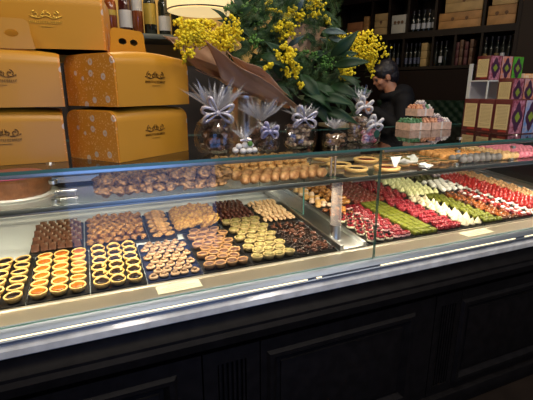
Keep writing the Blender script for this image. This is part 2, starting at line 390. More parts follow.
lay(cats([tartlet('cocoa_tartlet', CRUSTB, COCOA, .0245)], 'tartlet'), .368, .566, 1.497, 1.895, .050, .050, 'small brown tartlet filled with cocoa cream', 'tartlet', 'cocoa cream tartlets')
lay(cats([tartlet('pistachio_tartlet', mat('pistachio_crust', (.40, .30, .13), .55, bump=.2, bscale=120), PISTF, .0265, dome=.006)], 'tartlet'), .578, .788, 1.497, 1.965, .054, .054, 'round tartlet with yellow green pistachio cream', 'tartlet', 'pistachio tartlets')
def cluster(m, r, k, name):
    mb = MB()
    for i in range(k): mb.ball((R.uniform(-r, r), R.uniform(-r, r), r*.6+R.random()*r*.7), r*.62, 1, 0, .5, (1.2, .7, .6))
    return proto(name, [(name, mb, m)])
lay(cats([cluster(DCHOC, .014, 6, 'chocolate_cluster'), cluster(mat('brown_chocolate', (.10, .035, .02), .3), .014, 6, 'chocolate_cluster')], 'chocolate'), .798, .986, 1.497, 1.85, .030, .030, 'knobbly dark chocolate cluster in the tray beside the steel divider', 'chocolate', 'dark chocolate clusters', layers=1)
# ---- left section, back row
tray(-.292, -.078, 1.885, 2.21, 'black tray under the stacked chocolate squares')
tray(-.072, .205, 1.885, 2.21, 'black tray under the almond clusters')
tray(.209, .335, 1.87, 2.21, 'black tray under the pale sliced biscuits')
tray(.339, .565, 1.925, 2.22, 'black tray under the large florentines')
tray(.575, .785, 1.99, 2.22, 'black tray under the chocolate coated sticks')
tray(.795, .992, 1.88, 2.20, 'black tray under the sponge fingers')
sq = proto('chocolate_square', [('s', MB().rbox(-.0155, .0155, -.020, .020, 0, .008, .002, 0, Matrix.Rotation(.62, 4, 'X') @ Matrix.Translation((0, 0, .006))), CHOC)])
lay(cats([sq], 'chocolate'), -.286, -.084, 1.895, 2.20, .035, .036, 'thin brown chocolate square overlapping its neighbours', 'chocolate', 'overlapping chocolate squares', stag=True, jit=.002, rot=.12, h=.012)
lay(cats([blob('almond_cluster', NUTC, .0165, (1.2, .9, .85), .8) for _ in range(3)], 'almond cluster'), -.066, .200, 1.89, 2.20, .036, .034, 'toasted almond praline cluster in the heap beside the chocolate squares', 'almond cluster', 'almond clusters', layers=2, lh=.018, rot=3)
def slab(): return proto('sliced_biscuit', [('s', MB().ball((0, 0, .012), .014, 2, 0, .3, (1.9, 1, .9)), mat('toasted_biscuit', (.66, .36, .12), .5, bump=.4, bscale=90, vary=.4, vscale=50))])
lay(cats([slab(), slab()], 'biscuit'), .213, .331, 1.88, 2.20, .050, .030, 'pale sliced biscuit lying between the almond clusters and florentines', 'biscuit', 'pale sliced biscuits', stag=True, rot=.5, h=.008, layers=2, lh=.016)
def flor():
    mb = MB(); mb.ball((0, 0, .006), .036, 3, 0, .5, (1.1, .85, .24)); return proto('florentine', [('f', mb, FLOR)])
n = 0
p = flor(); p['category'] = 'florentine'
for i in range(5):
    for j in range(4):
        x = .372+i*.042; y = 1.965+j*.062
        dup(p, (x, y, dz(y)+.018+.012*math.sin(PI*(i+.5)/5)), (TA+.6+R.uniform(-.2, .2), -.35+R.uniform(-.45, .45), R.uniform(-1.2, 1.2)), 'large flaky golden florentine leaning in the heap behind the cocoa tartlets', 'florentines')
drop(p)
stk = proto('chocolate_stick', [('s', MB().ball((0, 0, .010), .010, 2, 0, .15, (1.0, 2.6, 1.0)), mat('stick_chocolate', (.075, .022, .016), .35, bump=.3, bscale=120))])
lay(cats([stk], 'chocolate'), .580, .782, 1.99, 2.21, .025, .036, 'dark chocolate coated stick in the heap behind the pistachio tartlets', 'chocolate', 'chocolate coated sticks', layers=3, lh=.014, rot=.35)
lf = proto('sponge_finger', [('s', MB().ball((0, 0, .009), .0105, 2, 0, .1, (1, 3.0, .9)), LADY)])
lay(cats([lf], 'sponge finger'), .800, .986, 1.89, 2.19, .026, .058, 'pale sugared sponge finger behind the dark chocolate clusters', 'sponge finger', 'sponge fingers', layers=2, lh=.013, rot=.25)
# ---- right section
def berry(m, base=None, centre=None, r=.019):
    mb = MB(); k = 6
    for i in range(k):
        a = 2*PI*i/k; mb.ball((r*.62*math.cos(a), r*.62*math.sin(a), .017), r*.46, 1, 0, 0)
    if not centre: mb.ball((0, 0, .021), r*.5, 1)
    ps = []
    ps.append(('base', MB().lathe([(r*.92, 0), (r*1.05, .010), (r*.9, .013), (1e-6, .013)], 16), base or CRUST))
    ps.append(('berries', mb, m))
    if centre: ps.append(('centre', MB().ball((0, 0, .027), r*.46, 1), centre))
    return proto('berry_tartlet', ps)
def cone(m, name, r=.018, h=.034):
    return proto(name, [(name, MB().lathe([(r*.8, 0), (r, .006), (r*.9, .012), (r*.72, .016), (r*.66, .02), (r*.35, h*.8), (r*.1, h), (1e-6, h*1.05)], 14, wob=lambda j, n: 1+.09*(j % 2)), m)])
def petit(m, top, name, r=.018):
    return proto(name, [(name, MB().rbox(-r, r, -r, r, 0, .014, .003), m), ('topping', MB().ball((0, 0, .017), r*.72, 2, 0, .4, (1, 1, .6)), top)])
def puff(m, name, r=.02, nz=.25): return blob(name, m, r, (1, 1, .75), nz)
TR = [(1.165, 1.44, 1.492, 1.96, 'the raspberry tartlets'), (1.45, 1.60, 1.492, 1.98, 'the green pistachio slices'), (1.61, 1.785, 1.492, 1.98, 'the bright red raspberry domes'),
      (1.79, 1.93, 1.492, 1.98, 'the white meringue peaks'), (1.94, 2.08, 1.492, 1.98, 'the green pistachio bites'), (2.09, 2.34, 1.492, 1.98, 'the amber fruit squares'), (2.35, 2.60, 1.492, 2.44, 'the strawberry cakes'), (2.61, 2.80, 1.492, 2.44, 'the peach coloured cakes'),
      (1.165, 1.42, 1.99, 2.44, 'the small golden croissants'), (1.43, 1.85, 1.99, 2.44, 'the dark red glazed squares'), (1.86, 2.12, 1.99, 2.44, 'the pale green cream peaks'), (2.13, 2.345, 1.99, 2.44, 'the white and olive puffs')]
for a in TR: tray(a[0], a[1], a[2], a[3], 'black tray under '+a[4])
lay(cats([berry(RASP, MERI, BLACKJ, .021)], 'tartlet'), 1.17, 1.33, 1.497, 1.84, .046, .044, 'raspberry tartlet with a dark centre on a pale base', 'tartlet', 'raspberry tartlets with dark centres')
lay(cats([berry(RASP, PINKM, None, .019)], 'tartlet'), 1.33, 1.436, 1.497, 1.955, .040, .040, 'all red raspberry tartlet beside the green slices', 'tartlet', 'all red raspberry tartlets')
lay(cats([puff(AMBER, 'amber_puff', .017), puff(mat('amber_sugar', (.75, .30, .06), .3), 'amber_puff', .017)], 'sweet'), 1.17, 1.33, 1.845, 1.955, .036, .036, 'small amber glazed puff behind the raspberry tartlets', 'sweet', 'amber glazed puffs')
gs = proto('pistachio_slice', [('s', MB().rbox(-.016, .016, -.018, .018, 0, .020, .003), GREENP)])
lay(cats([gs], 'pistachio slice'), 1.453, 1.597, 1.497, 1.975, .036, .040, 'square green pistachio slice between two rows of raspberries', 'pistachio slice', 'green pistachio slices', stag=False, rot=.06)
lay(cats([berry(mat('bright_raspberry', (.27, .010, .025), .25, bump=.5, bscale=200, coat=.4), DRASP, None, .021)], 'tartlet'), 1.614, 1.782, 1.497, 1.975, .046, .046, 'raspberry dome on a dark base between green slices and meringue peaks', 'tartlet', 'raspberry domes')
lay(cats([cone(MERI, 'meringue_peak', .020, .040)], 'meringue'), 1.794, 1.926, 1.497, 1.975, .038, .040, 'white pointed meringue peak beside the raspberry domes', 'meringue', 'white meringue peaks')
lay(cats([puff(GREENP, 'pistachio_bite', .017, .4)], 'pistachio bite'), 1.944, 2.076, 1.497, 1.975, .034, .034, 'round green pistachio bite behind the meringue peaks', 'pistachio bite', 'round pistachio bites')
lay(cats([petit(AMBER, AMBER, 'fruit_square'), petit(CHOC, AMBER, 'fruit_square')], 'petit four'), 2.094, 2.22, 1.497, 1.975, .040, .040, 'amber brown glazed fruit square beside the pistachio bites', 'petit four', 'amber fruit squares')
lay(cats([petit(REDB, WHITEC, 'cream_square'), petit(DRASP, PINKM, 'cream_square'), petit(REDB, STRAW, 'cream_square')], 'petit four'), 2.22, 2.336, 1.497, 1.975, .040, .040, 'dark red square with white or pink topping before the strawberries', 'petit four', 'dark red cream squares')
def strawb():
    return proto('strawberry_cake', [('s', MB().lathe([(.020, 0), (.021, .012), (1e-6, .013)], 16), WHITEC), ('strawberry', MB().lathe([(.010, .012), (.017, .020), (.013, .034), (1e-6, .044)], 12), STRAW)])
lay(cats([strawb()], 'strawberry cake'), 2.354, 2.596, 1.497, 2.28, .042, .044, 'small white cake topped with a whole red strawberry', 'strawberry cake', 'strawberry cakes')
lay(cats([puff(mat('mauve_cream', (.5, .38, .42), .5), 'mauve_puff', .019)], 'sweet'), 2.354, 2.596, 2.29, 2.435, .042, .042, 'pale mauve puff behind the strawberry cakes', 'sweet', 'mauve puffs')
lay(cats([petit(PEACH, PEACH, 'peach_cake')], 'petit four'), 2.615, 2.795, 1.497, 2.435, .045, .045, 'peach coloured cake beside the right steel divider', 'petit four', 'peach coloured cakes')
def croi(m, name='mini_croissant'):
    mb = MB()
    pts = [(.030*math.sin(t), .012*math.cos(t)-.012, .013) for t in [i*.28-1.12 for i in range(9)]]
    mb.tube(pts, [.004, .009, .0125, .014, .0155, .014, .0125, .009, .004], 10); return proto(name, [(name, mb, m)])
lay(cats([croi(mat('croissant_glaze', (.62, .26, .06), .25, vary=.5, vscale=50, coat=.5))], 'croissant'), 1.28, 1.415, 1.995, 2.43, .048, .040, 'small shiny golden croissant behind the raspberry tartlets', 'croissant', 'mini croissants', layers=2, lh=.018)
lay(cats([puff(mat('sugared_dough', (.82, .58, .42), .5), 'sugared_bun', .018), puff(mat('golden_dough', (.75, .42, .14), .4), 'sugared_bun', .018)], 'bun'), 1.17, 1.28, 1.995, 2.43, .036, .036, 'small pale sugared bun beside the glass partition', 'bun', 'pale sugared buns')
lay(cats([petit(REDB, REDB, 'glazed_square'), petit(CHOC, REDB, 'glazed_square')], 'petit four'), 1.435, 1.66, 1.995, 2.435, .040, .040, 'small red brown glazed square behind the green slices', 'petit four', 'red brown glazed squares', stag=False, rot=.1)
lay(cats([berry(DRASP, DRASP, None, .019)], 'tartlet'), 1.665, 1.845, 1.995, 2.435, .041, .041, 'dark red raspberry tartlet in the row behind the raspberry domes', 'tartlet', 'dark raspberry tartlets')
lay(cats([cone(CREAMG, 'cream_peak', .021, .038)], 'cream cake'), 1.865, 2.115, 1.995, 2.435, .044, .044, 'pale green cream peak in the back row', 'cream cake', 'pale green cream peaks')
lay(cats([puff(WHITEC, 'white_puff', .022)], 'sweet'), 2.135, 2.34, 1.995, 2.21, .046, .046, 'white cream puff in front of the olive green balls', 'sweet', 'white cream puffs')
lay(cats([puff(OLIVE, 'olive_ball', .021), ], 'sweet'), 2.135, 2.34, 2.22, 2.43, .046, .046, 'dark olive green ball in the back row', 'sweet', 'olive green balls')
# ---- price cards on the ledge
PAPER = mat('cream_card', (.72, .68, .50), .6)
INK = mat('card_ink', (.28, .30, .26), .7)
def price(p0, w, label, rz):
    t = thing('price_card', label, 'card', p0, rz)
    MB().rbox(0, w, 0, .066, 0, .0015, .0004).build('card', PAPER, t)
    mb = MB()
    for row, (a, b) in enumerate(((.25, .7), (.12, .85), (.18, .8))):
        x = w*a
        while x < w*b:
            l = R.uniform(.004, .010); z = .048-row*.014; mb.box(x, x+l, z, z+.004, .0016, .0019); x += l+.003
    mb.build('lettering', INK, t)
price((.168, 1.388, .8845), .165, 'small cream printed card on the steel ledge below the walnut biscuits', .02)
price((1.70, 1.388, .8845), .19, 'small cream printed card on the steel ledge below the meringue peaks', .02)
# ================================================================== MIDDLE SHELF
PLATE = mat('white_porcelain', (.8, .8, .78), .15, coat=.5)
# cake
t = thing('fluted_cake', 'round brown fluted cake with a pink top at the left end of the shelf', 'cake', (-.292, 1.80, ZM))
MB().lathe([(.118, 0.0055), (.127, .015), (.132, .066), (.126, .074), (.118, .075), (1e-6, .075)], 48, wob=lambda j, n: 1+.018*(j % 2)).build('cake_body', mat('cake_crust', (.22, .085, .03), .5, bump=.3, bscale=60, vary=.3, vscale=40), t)
MB().lathe([(.112, .0755), (.108, .083), (.06, .086), (1e-6, .086)], 36).build('pink_icing', mat('pink_icing', (.62, .10, .24), .4), t)
o = MB().lathe([(.05, 0), (.145, .002), (.155, .005), (.05, .004), (1e-6, .004)], 40).build('cake_plate', PLATE, smooth='all'); o.location = (-.292, 1.80, ZM+.0005); tag(o, 'flat white plate under the brown fluted cake', 'plate')
t = thing('label_holder', 'small chrome wire label holder standing between cake and cookies', 'label holder', (-.105, 1.66, ZM))
MB().tube([(-.03, 0, .004), (-.03, 0, .03)], .002).build('wire', STEEL, t); MB().tube([(.03, 0, .004), (.03, 0, .03)], .002).build('wire', STEEL, t)
MB().rbox(-.036, .036, -.002, .002, .022, .030, .001).build('rail', STEEL, t); MB().rbox(-.038, .038, -.014, .014, 0, .004, .001).build('base', STEEL, t)
def put(p, x, y, z, rot, label, group, sc=1): return dup(p, (x, y, z), rot, label, group, sc)
CHIP = mat('chocolate_chip_cookie', (.36, .20, .085), .6, bump=.6, bscale=70, vary=.75, vscale=55, col2=(.05, .025, .015))
ps = cats([blob('chunky_cookie', CHIP, .0265, (1, .9, .62), .7, 3) for _ in range(4)], 'cookie')
for L in range(2):
    for j in range(5-L):
        for i in range(10):
            put(ps[R.randrange(4)], .015+i*.053+(j % 2)*.02+L*.02+R.uniform(-.006, .006), 1.60+j*.058+L*.03+R.uniform(-.005, .005), ZM+.005+L*.030, (R.uniform(-.22, .22), R.uniform(-.22, .22), R.uniform(-3, 3)), 'chunky chocolate chip cookie piled on the middle glass shelf', 'chocolate chip cookies')
for p in ps: drop(p)
ps = cats([croi(mat('croissant_brown', (.55, .33, .15), .45, bump=.3, bscale=60, vary=.5, vscale=35, col2=(.22, .10, .04)), 'filled_croissant') for _ in range(1)], 'croissant')
for i in range(9):
    put(ps[0], .585+i*.046, 1.598+(i % 2)*.004, ZM+.001, (0, 0, .75+R.uniform(-.25, .25)), 'plump brown croissant in the front row of the middle shelf', 'brown croissants in the front row', 1.55)
for i in range(9):
    put(ps[0], .580+i*.048, 1.69, ZM+.001, (0, 0, .8+R.uniform(-.3, .3)), 'plump brown croissant in the second row of the middle shelf', 'brown croissants in the second row', 1.6)
for p in ps: drop(p)
ps = cats([blob('golden_rock_bun', mat('golden_bun', (.75, .42, .15), .5, bump=.6, bscale=90, vary=.35, vscale=50), .0225, (1.05, 1, .85), .6, 3) for _ in range(3)], 'bun')
for L in range(2):
    for j in range(4):
        for i in range(10):
            put(ps[R.randrange(3)], .56+i*.045+R.uniform(-.005, .005), 1.78+j*.052+L*.02, ZM+.001+L*.030, (0, 0, R.uniform(-3, 3)), 'golden rock bun heaped behind the brown croissants', 'golden rock buns')
for p in ps: drop(p)
# big fruit tarts
def bigtart(px, py, fm, label, r=.070, flat=False):
    p = at_z(px, py, ZM+.012); t = thing('fruit_tart', label, 'tart', (p.x, p.y, ZM+.0005), R.uniform(-1, 1))
    MB().lathe([(r*.85, 0), (r*.98, .010), (r, .018), (r*.95, .021), (r*.76, .019), (r*.72, .012), (1e-6, .011)], 40, wob=lambda j, n: 1+.015*(j % 2)).build('crust', mat('tart_crust', (.80, .52, .20), .5, bump=.2, bscale=60), t, smooth='all')
    MB().lathe([(r*.75, .0165), (r*.5, .019), (1e-6, .020)], 30).build('filling', fm, t, smooth='all')
FDARK = mat('berry_jelly', (.035, .015, .012), .1, coat=.6, vary=.5, vscale=50); FRED = mat('red_jelly', (.30, .04, .015), .1, coat=.6, vary=.4, vscale=60)
bigtart(322, 158, FDARK, 'large tart with dark filling behind the brass post', .062)
bigtart(339, 165, FDARK, 'large tart with dark filling touching the brass post', .064)
bigtart(366, 160, FRED, 'large tart with shiny red filling right of the brass post')
bigtart(356, 169, FDARK, 'large dark tart in front of the red one', .058)
bigtart(387, 168, FRED, 'large red brown tart half behind the folded white paper', .066)
# paper cone and crumpled paper on plate
PW = mat('white_paper', (.82, .82, .84), .6)
p = at_z(389, 165, ZM+.02)
o = MB().add([(-.045, 0, .085), (.045, .005, .085), (.0, .002, .0), (.0, .02, .085), (-.042, 0.004, .085), (.042, .009, .085), (0, .006, 0)], [(0,1,2), (4,6,5), (0,4,5,1), (1,5,6,2), (2,6,4,0)]).build('paper_pennant', PW, smooth=False)
o.location = (p.x, p.y-.05, ZM+.002); o.scale = (.8, .8, .8); tag(o, 'triangular folded white paper standing against a red tart', 'paper')
def crump(name, px, py, w, h, label, cat, m=PW):
    p = at_z(px, py, ZM+.01); mb = MB(); n = 12
    def fn(u, v):
        a = 2*PI*u; r = w*(.35+.65*v); k = 1+.22*noise.noise(Vector((math.cos(a)*2, math.sin(a)*2, v*3+px)))
        return (r*k*math.cos(a), r*k*.8*math.sin(a), h*v*v*(.75+.5*noise.noise(Vector((math.cos(a)*2.5, math.sin(a)*2.5, px*.7))))+.002+.003*(1-v))
    mb.grid(fn, 30, 6); o = mb.build(name, m, smooth=False); o.location = (p.x, p.y, ZM)
    md = o.modifiers.new('thickness', 'SOLIDIFY'); md.thickness = .0012; md.offset = 1
    return tag(o, label, cat)
crump('crumpled_paper', 405, 163, .072, .045, 'crumpled white paper nest holding a small pastry on the shelf', 'paper')
crump('paper_case', 425, 167, .042, .030, 'small white paper case at the right of the paper nest', 'paper')
o = blob('pale_pastry', PISTF, .028, (1.2, 1, .6), .3, 3); p = at_z(405, 161, ZM+.02); o.location = (p.x, p.y, ZM+.007); tag(o, 'pale green pastry sitting inside the crumpled white paper', 'pastry')
# flat dark tarts grid
p_ = tartlet('dark_tart', CRUSTB, mat('olive_filling', (.09, .085, .02), .3, vary=.5, vscale=60, coat=.4), .034, .014); p_['category'] = 'tartlet'
for j in range(5):
    for i in range(7):
        put(p_, 1.50+i*.070+(j % 2)*.03, 1.68+j*.078, ZM+.0005, (0, 0, R.uniform(-3, 3)), 'dark green filled tartlet behind the crumpled paper on the shelf', 'dark green tartlets')
drop(p_)
def macaron(mc, mf, name='macaron'):
    a = MB().lathe([(.019, -.002), (.021, .0), (.020, .006), (.012, .010), (1e-6, .011)], 20, M=Matrix.Translation((0, 0, .003)))
    b = MB().lathe([(.018, -.003), (.018, .003)], 20); c = MB().lathe([(1e-6, -.011), (.012, -.010), (.020, -.006), (.021, 0), (.019, .002)], 20, M=Matrix.Translation((0, 0, -.003)))
    a.add(c.v, c.f, 0); return proto(name, [(name, a, mc), ('cream', b, mf)])
for row, (mc, mf, lb, gp) in enumerate(((mat('grey_shell', (.16, .15, .16), .5), WHITEC, 'grey macaron standing on edge in the front macaron row', 'grey macarons'), (mat('orange_shell', (.70, .32, .09), .5), CHOC, 'orange macaron standing on edge behind the grey row', 'orange macarons'), (mat('tan_shell', (.68, .44, .22), .5), WHITEC, 'tan macaron standing on edge right of the grey ones', 'tan macarons'), (mat('pink_shell', (.72, .22, .32), .5), DRASP, 'pink macaron standing on edge at the right end of the shelf', 'pink macarons'))):
    p_ = macaron(mc, mf); p_['category'] = 'macaron'
    xs = {0: (2.0, 3, 11), 1: (1.99, 3, 11), 2: (2.20, 5, 6), 3: (2.40, 8, 9)}[row]
    if row == 0: cells = [(1.86+j*.045, 1.62) for j in range(7)]+[(1.84+j*.045, 1.675) for j in range(7)]
    elif row == 1: cells = [(1.82+j*.034, 1.73+.052*k) for j in range(9) for k in range(4)]
    elif row == 2: cells = [(2.17+j*.034, 1.62+.055*k) for j in range(4) for k in range(6)]
    else: cells = [(2.32+j*.034, 1.62+.055*k) for j in range(10) for k in range(6)]
    for x, y in cells:
        put(p_, x, y, ZM+.0215, (PI/2, 0, PI/2+.75+R.uniform(-.15, .15)), lb, gp)
    drop(p_)
# ================================================================== TOP SHELF: ORANGE GIFT BOXES
ORANGE = mat('orange_card', (.56, .26, .022), .34, coat=.12)
def dotmat():
    m = mat('orange_snowflake_card', (.66, .21, .010), .4, coat=.05); nt = m.node_tree; N = nt.nodes; L = nt.links; b = N['Principled BSDF']
    tc = N.new('ShaderNodeTexCoord'); last = None
    base = (.64, .25, .02, 1)
    prev = None
    for sc, th, ring in ((24, .26, .12), (60, .20, 0), (120, .22, 0)):
        v = N.new('ShaderNodeTexVoronoi'); v.inputs['Scale'].default_value = sc; L.new(tc.outputs['Object'], v.inputs['Vector']); v.inputs['Randomness'].default_value = .8
        r = N.new('ShaderNodeValToRGB'); r.color_ramp.interpolation = 'CONSTANT'; e = r.color_ramp.elements
        e[0].position = 0; e[0].color = (1, 1, 1, 1); e[1].position = th; e[1].color = (0, 0, 0, 1)
        if ring:
            q = e.new(ring*.45); q.color = (.25, .25, .25, 1); q = e.new(ring); q.color = (.8, .8, .8, 1)
        L.new(v.outputs['Distance'], r.inputs['Fac'])
        mx = N.new('ShaderNodeMix'); mx.data_type = 'RGBA'
        L.new(r.outputs['Color'], mx.inputs[0]); mx.inputs[7].default_value = (.62, .56, .52, 1) if ring else (.78, .42, .16, 1)
        if prev: L.new(prev, mx.inputs[6])
        else: mx.inputs[6].default_value = base
        prev = mx.outputs[2]
    L.new(prev, b.inputs['Base Color']); return m
SNOW = dotmat()
FOIL = mat('gold_foil', (.22, .10, .015), .3, .6)
FOILB = mat('bright_gold_foil', (.95, .60, .08), .3, .5)
BXL, BXD, BXH = .33, .24, .158
def gift_box(cx, cy, z, rz, label, foil, handle=0, tilt=0, patt_left=True, topless=False):
    """long axis = local x, front face at -y; patterned ends wrap 4 cm round the corner on the back"""
    t = thing('gift_box', label, 'box', (cx, cy, z), rz, 'orange gift boxes')
    r = .034; hx, hy, H = BXL/2, BXD/2, BXH
    def section(bul, n=7):
        pts = [(-hy, 0), (-hy+.0, .002)]
        for i in range(n+1):
            a = PI-PI/2*i/n; pts.append((-hy+r+r*math.cos(a), H-r+r*math.sin(a)+bul*(i/n)))
        m = 6
        for i in range(1, m): pts.append((-hy+r+(2*hy-2*r)*i/m, H+bul))
        for i in range(n+1):
            a = PI/2-PI/2*i/n; pts.append((hy-r+r*math.cos(a), H-r+r*math.sin(a)+bul*(1-i/n)))
        pts += [(hy, .002), (hy, 0)]; return pts
    def loft(x0, x1, ns, bulf, mats_i, grow=0):
        mb = MB(); k = None; vs = []; fs = []
        for s in range(ns+1):
            x = x0+(x1-x0)*s/ns; sec = section(bulf((x+hx)/BXL)); k = len(sec)
            vs += [(x, y*(1+grow/hy), zz if i in (0, 1, k-1, k-2) else zz+grow) for i, (y, zz) in enumerate(sec)]
        for s in range(ns):
            for i in range(k): fs.append((s*k+i, s*k+(i+1) % k, (s+1)*k+(i+1) % k, (s+1)*k+i))
        fs.append(tuple(range(k))); fs.append(tuple(ns*k+i for i in range(k)))
        return mb.add(vs, fs, mats_i)
    loft(-hx, hx, 2, lambda u: 0, 0).build('box_body', SNOW, t)
    loft(-hx+.006, hx-.006, 18, lambda u: .012*math.sin(PI*u), 0, .0015).build('box_wrap', ORANGE, t)
    # scroll ornament and lettering on the front
    mb = MB(); y = -hy-.0035
    def scroll(cx_, sgn, R0):
        pts = [(cx_+sgn*(R0*.25+R0*.75*k/14)*math.cos(k*.55), y+.0008, .098+(R0*.25+R0*.75*k/14)*math.sin(k*.55)) for k in range(15)]
        mb.tube(pts, [.0008+.0011*abs(math.sin(k*.6)) for k in range(15)], 5)
    scroll(-.028, -1, .011); scroll(.028, 1, .011); scroll(-.010, 1, .007); scroll(.010, -1, .007)
    mb.tube([(-.045+i*.009, y+.0008, .0905+.0035*math.cos(i*1.25)) for i in range(11)], .0016, 5)
    for xx in (-.003, .003): mb.tube([(xx, y+.0008, .100), (xx, y+.0008, .110)], .0010, 5)
    mb.build('scroll_emblem', foil, t, smooth='all')
    mb = MB(); x = -.046
    rr = random.Random(3)
    while x < .046:
        l = rr.uniform(.0022, .0045); mb.box(x, x+.0012, y, y+.001, .073, .080)
        mb.box(x, x+l, y, y+.001, .0786, .080)
        if rr.random() < .6: mb.box(x, x+l, y, y+.001, .073, .0742)
        if rr.random() < .5: mb.box(x+l-.0011, x+l, y, y+.001, .073, .080)
        x += l+.0022
    mb.box(-.018, .018, y, y+.001, .0640, .0652)
    mb.build('lettering', foil, t, smooth=False)
    if handle:
        # upright carry flap with two oval finger holes
        bm = bmesh.new(); W_, Hh = .076, .084
        out = [(-W_-.006, 0), (-W_+.002, Hh*.55)]+[(-W_+.022+.020*math.cos(a), Hh-.020+.020*math.sin(a)) for a in [PI-i*PI/10 for i in range(6)]]
        out += [(-x_, z_) for x_, z_ in reversed(out)]
        vs = [bm.verts.new((x_, 0, z_)) for x_, z_ in out]; es = [bm.edges.new((vs[i], vs[(i+1) % len(vs)])) for i in range(len(vs))]
        for c in (-.025, .025):
            hv = [bm.verts.new((c+.018*math.cos(2*PI*i/16), 0, .043+.0105*math.sin(2*PI*i/16))) for i in range(16)]
            es += [bm.edges.new((hv[i], hv[(i+1) % 16])) for i in range(16)]
        bmesh.ops.triangle_fill(bm, use_beauty=True, edges=es)
        mb = MB().bm(bm); o = mb.build('carry_handle', ORANGE, t, smooth=False, fix=False); o.location = (.022, handle, H+.0105)
        md = o.modifiers.new('thickness', 'SOLIDIFY'); md.thickness = .0025
    if tilt: t.rotation_euler = (0, tilt, rz)
    return t
ZS = ZTOP+.001
TH = math.radians(36.3)
def box_at_corner(cx, cy, z, th, **k):
    ux, uy = math.cos(th), math.sin(th)
    c = (cx+ux*BXL/2-uy*BXD/2, cy+uy*BXL/2+ux*BXD/2)
    return gift_box(c[0], c[1], z, th, **k)
box_at_corner(.074, 1.365, ZS, TH, label='orange gift box turned to show a snowflake end, lowest of the right stack', foil=FOIL)
box_at_corner(.085, 1.365, ZS+BXH+.015, TH, label='orange gift box with an upright two hole carry flap, top of the right stack', foil=FOIL, handle=.02)
box_at_corner(-.404, 1.45, ZS, math.radians(3), label='orange gift box facing front, lowest of the left stack', foil=FOIL)
box_at_corner(-.393, 1.445, ZS+BXH+.015, math.radians(3), label='orange gift box facing front, middle of the left stack', foil=FOIL, handle=-.102)
gift_box(-.072, 1.625, ZS+2*BXH+.031, math.radians(-8), label='orange gift box with bright gold emblem bridging the tops of both stacks', foil=FOILB)
# ================================================================== BOUQUET
CORE = Vector((.73, 1.78, 0))
VASE = mat('polished_steel', (.75, .62, .50), .2, 1)
v = at_z(244, 140, ZS); vx, vy = v.x, 1.78; vx = at_y(244, 120, vy).x
t = thing('steel_bucket', 'shiny round steel bucket behind the cellophane bags', 'bucket', (vx, vy, ZS))
MB().lathe([(.075, 0), (.084, .005), (.088, .245), (.092, .25), (.092, .256), (.084, .256), (.078, .02), (1e-6, .012)], 36).build('bucket_wall', VASE, t)
MB().lathe([(.0895, .0), (.0905, .004), (.0905, .012), (.0895, .016)], 36, M=Matrix.Translation((0, 0, .19))).build('rim_band', VASE, t)
bq = thing('wrapped_bouquet', 'large bouquet of yellow mimosa and green leaves wrapped in brown paper', 'bouquet', (vx+.13, 1.80, ZS+.26))
bq_inv = Matrix.Translation(bq.location).inverted()
def loc(mb):
    mb.v = [bq_inv @ v for v in mb.v]; return mb
KRAFT = mat('brown_kraft_paper', (.60, .38, .24), .6, vary=.25, vscale=9, bump=.1, bscale=12)
def sheet(a, b, c, d, curl=.02, th=.0012, name='paper_wrap', wav=.012):
    """a->b top rim, d->c lower edge; each (px,py,y)"""
    A, B, C_, D_ = [at_y(*q) for q in (a, b, c, d)]
    mb = MB()
    nrm = (B-A).cross(D_-A).normalized()
    if nrm.y > 0: nrm = -nrm
    sd = R.random()*9
    def fn(u, v):
        p = (A*(1-u)+B*u)*(1-v)+(D_*(1-u)+C_*u)*v
        return p+nrm*(curl*math.sin(PI*u)*(1-v*.4)+curl*1.3*max(0, .25-v)*4*.4+wav*noise.noise(Vector((u*3+sd, v*2, sd))))
    mb.grid(fn, 24, 12); o = loc(mb).build(name, KRAFT, bq, smooth='all', fix=False)
    md = o.modifiers.new('thickness', 'SOLIDIFY'); md.thickness = th
    return o
sheet((164, 34, 1.84), (214, 62, 1.56), (262, 96, 1.60), (196, 68, 1.80), .015)
sheet((196, 66, 1.70), (262, 92, 1.60), (300, 112, 1.66), (240, 92, 1.74), .01)
sheet((206, 38, 1.53), (262, 76, 1.47), (306, 112, 1.58), (222, 80, 1.58), .02)
sheet((226, 46, 1.56), (262, 66, 1.50), (290, 96, 1.56), (240, 72, 1.60), .02)
sheet((165, 36, 1.86), (222, 44, 1.80), (262, 94, 1.80), (194, 64, 1.84), .01)
sheet((296, 22, 1.66), (330, 30, 1.74), (312, 62, 1.72), (286, 44, 1.64), .01)
MIM = mat('mimosa_yellow', (.95, .76, .02), .7, vary=.25, vscale=30)
LEAF = mat('dark_glossy_leaf', (.016, .055, .016), .5, vary=.4, vscale=12, spec=.35)
LEAF2 = mat('bluish_leaf', (.06, .11, .11), .4, vary=.3, vscale=12)
FERN = mat('feathery_foliage', (.045, .11, .022), .6, vary=.4, vscale=30)
UMB = mat('green_umbel', (.10, .25, .04), .6)
STEM = mat('green_stem', (.05, .08, .02), .6)
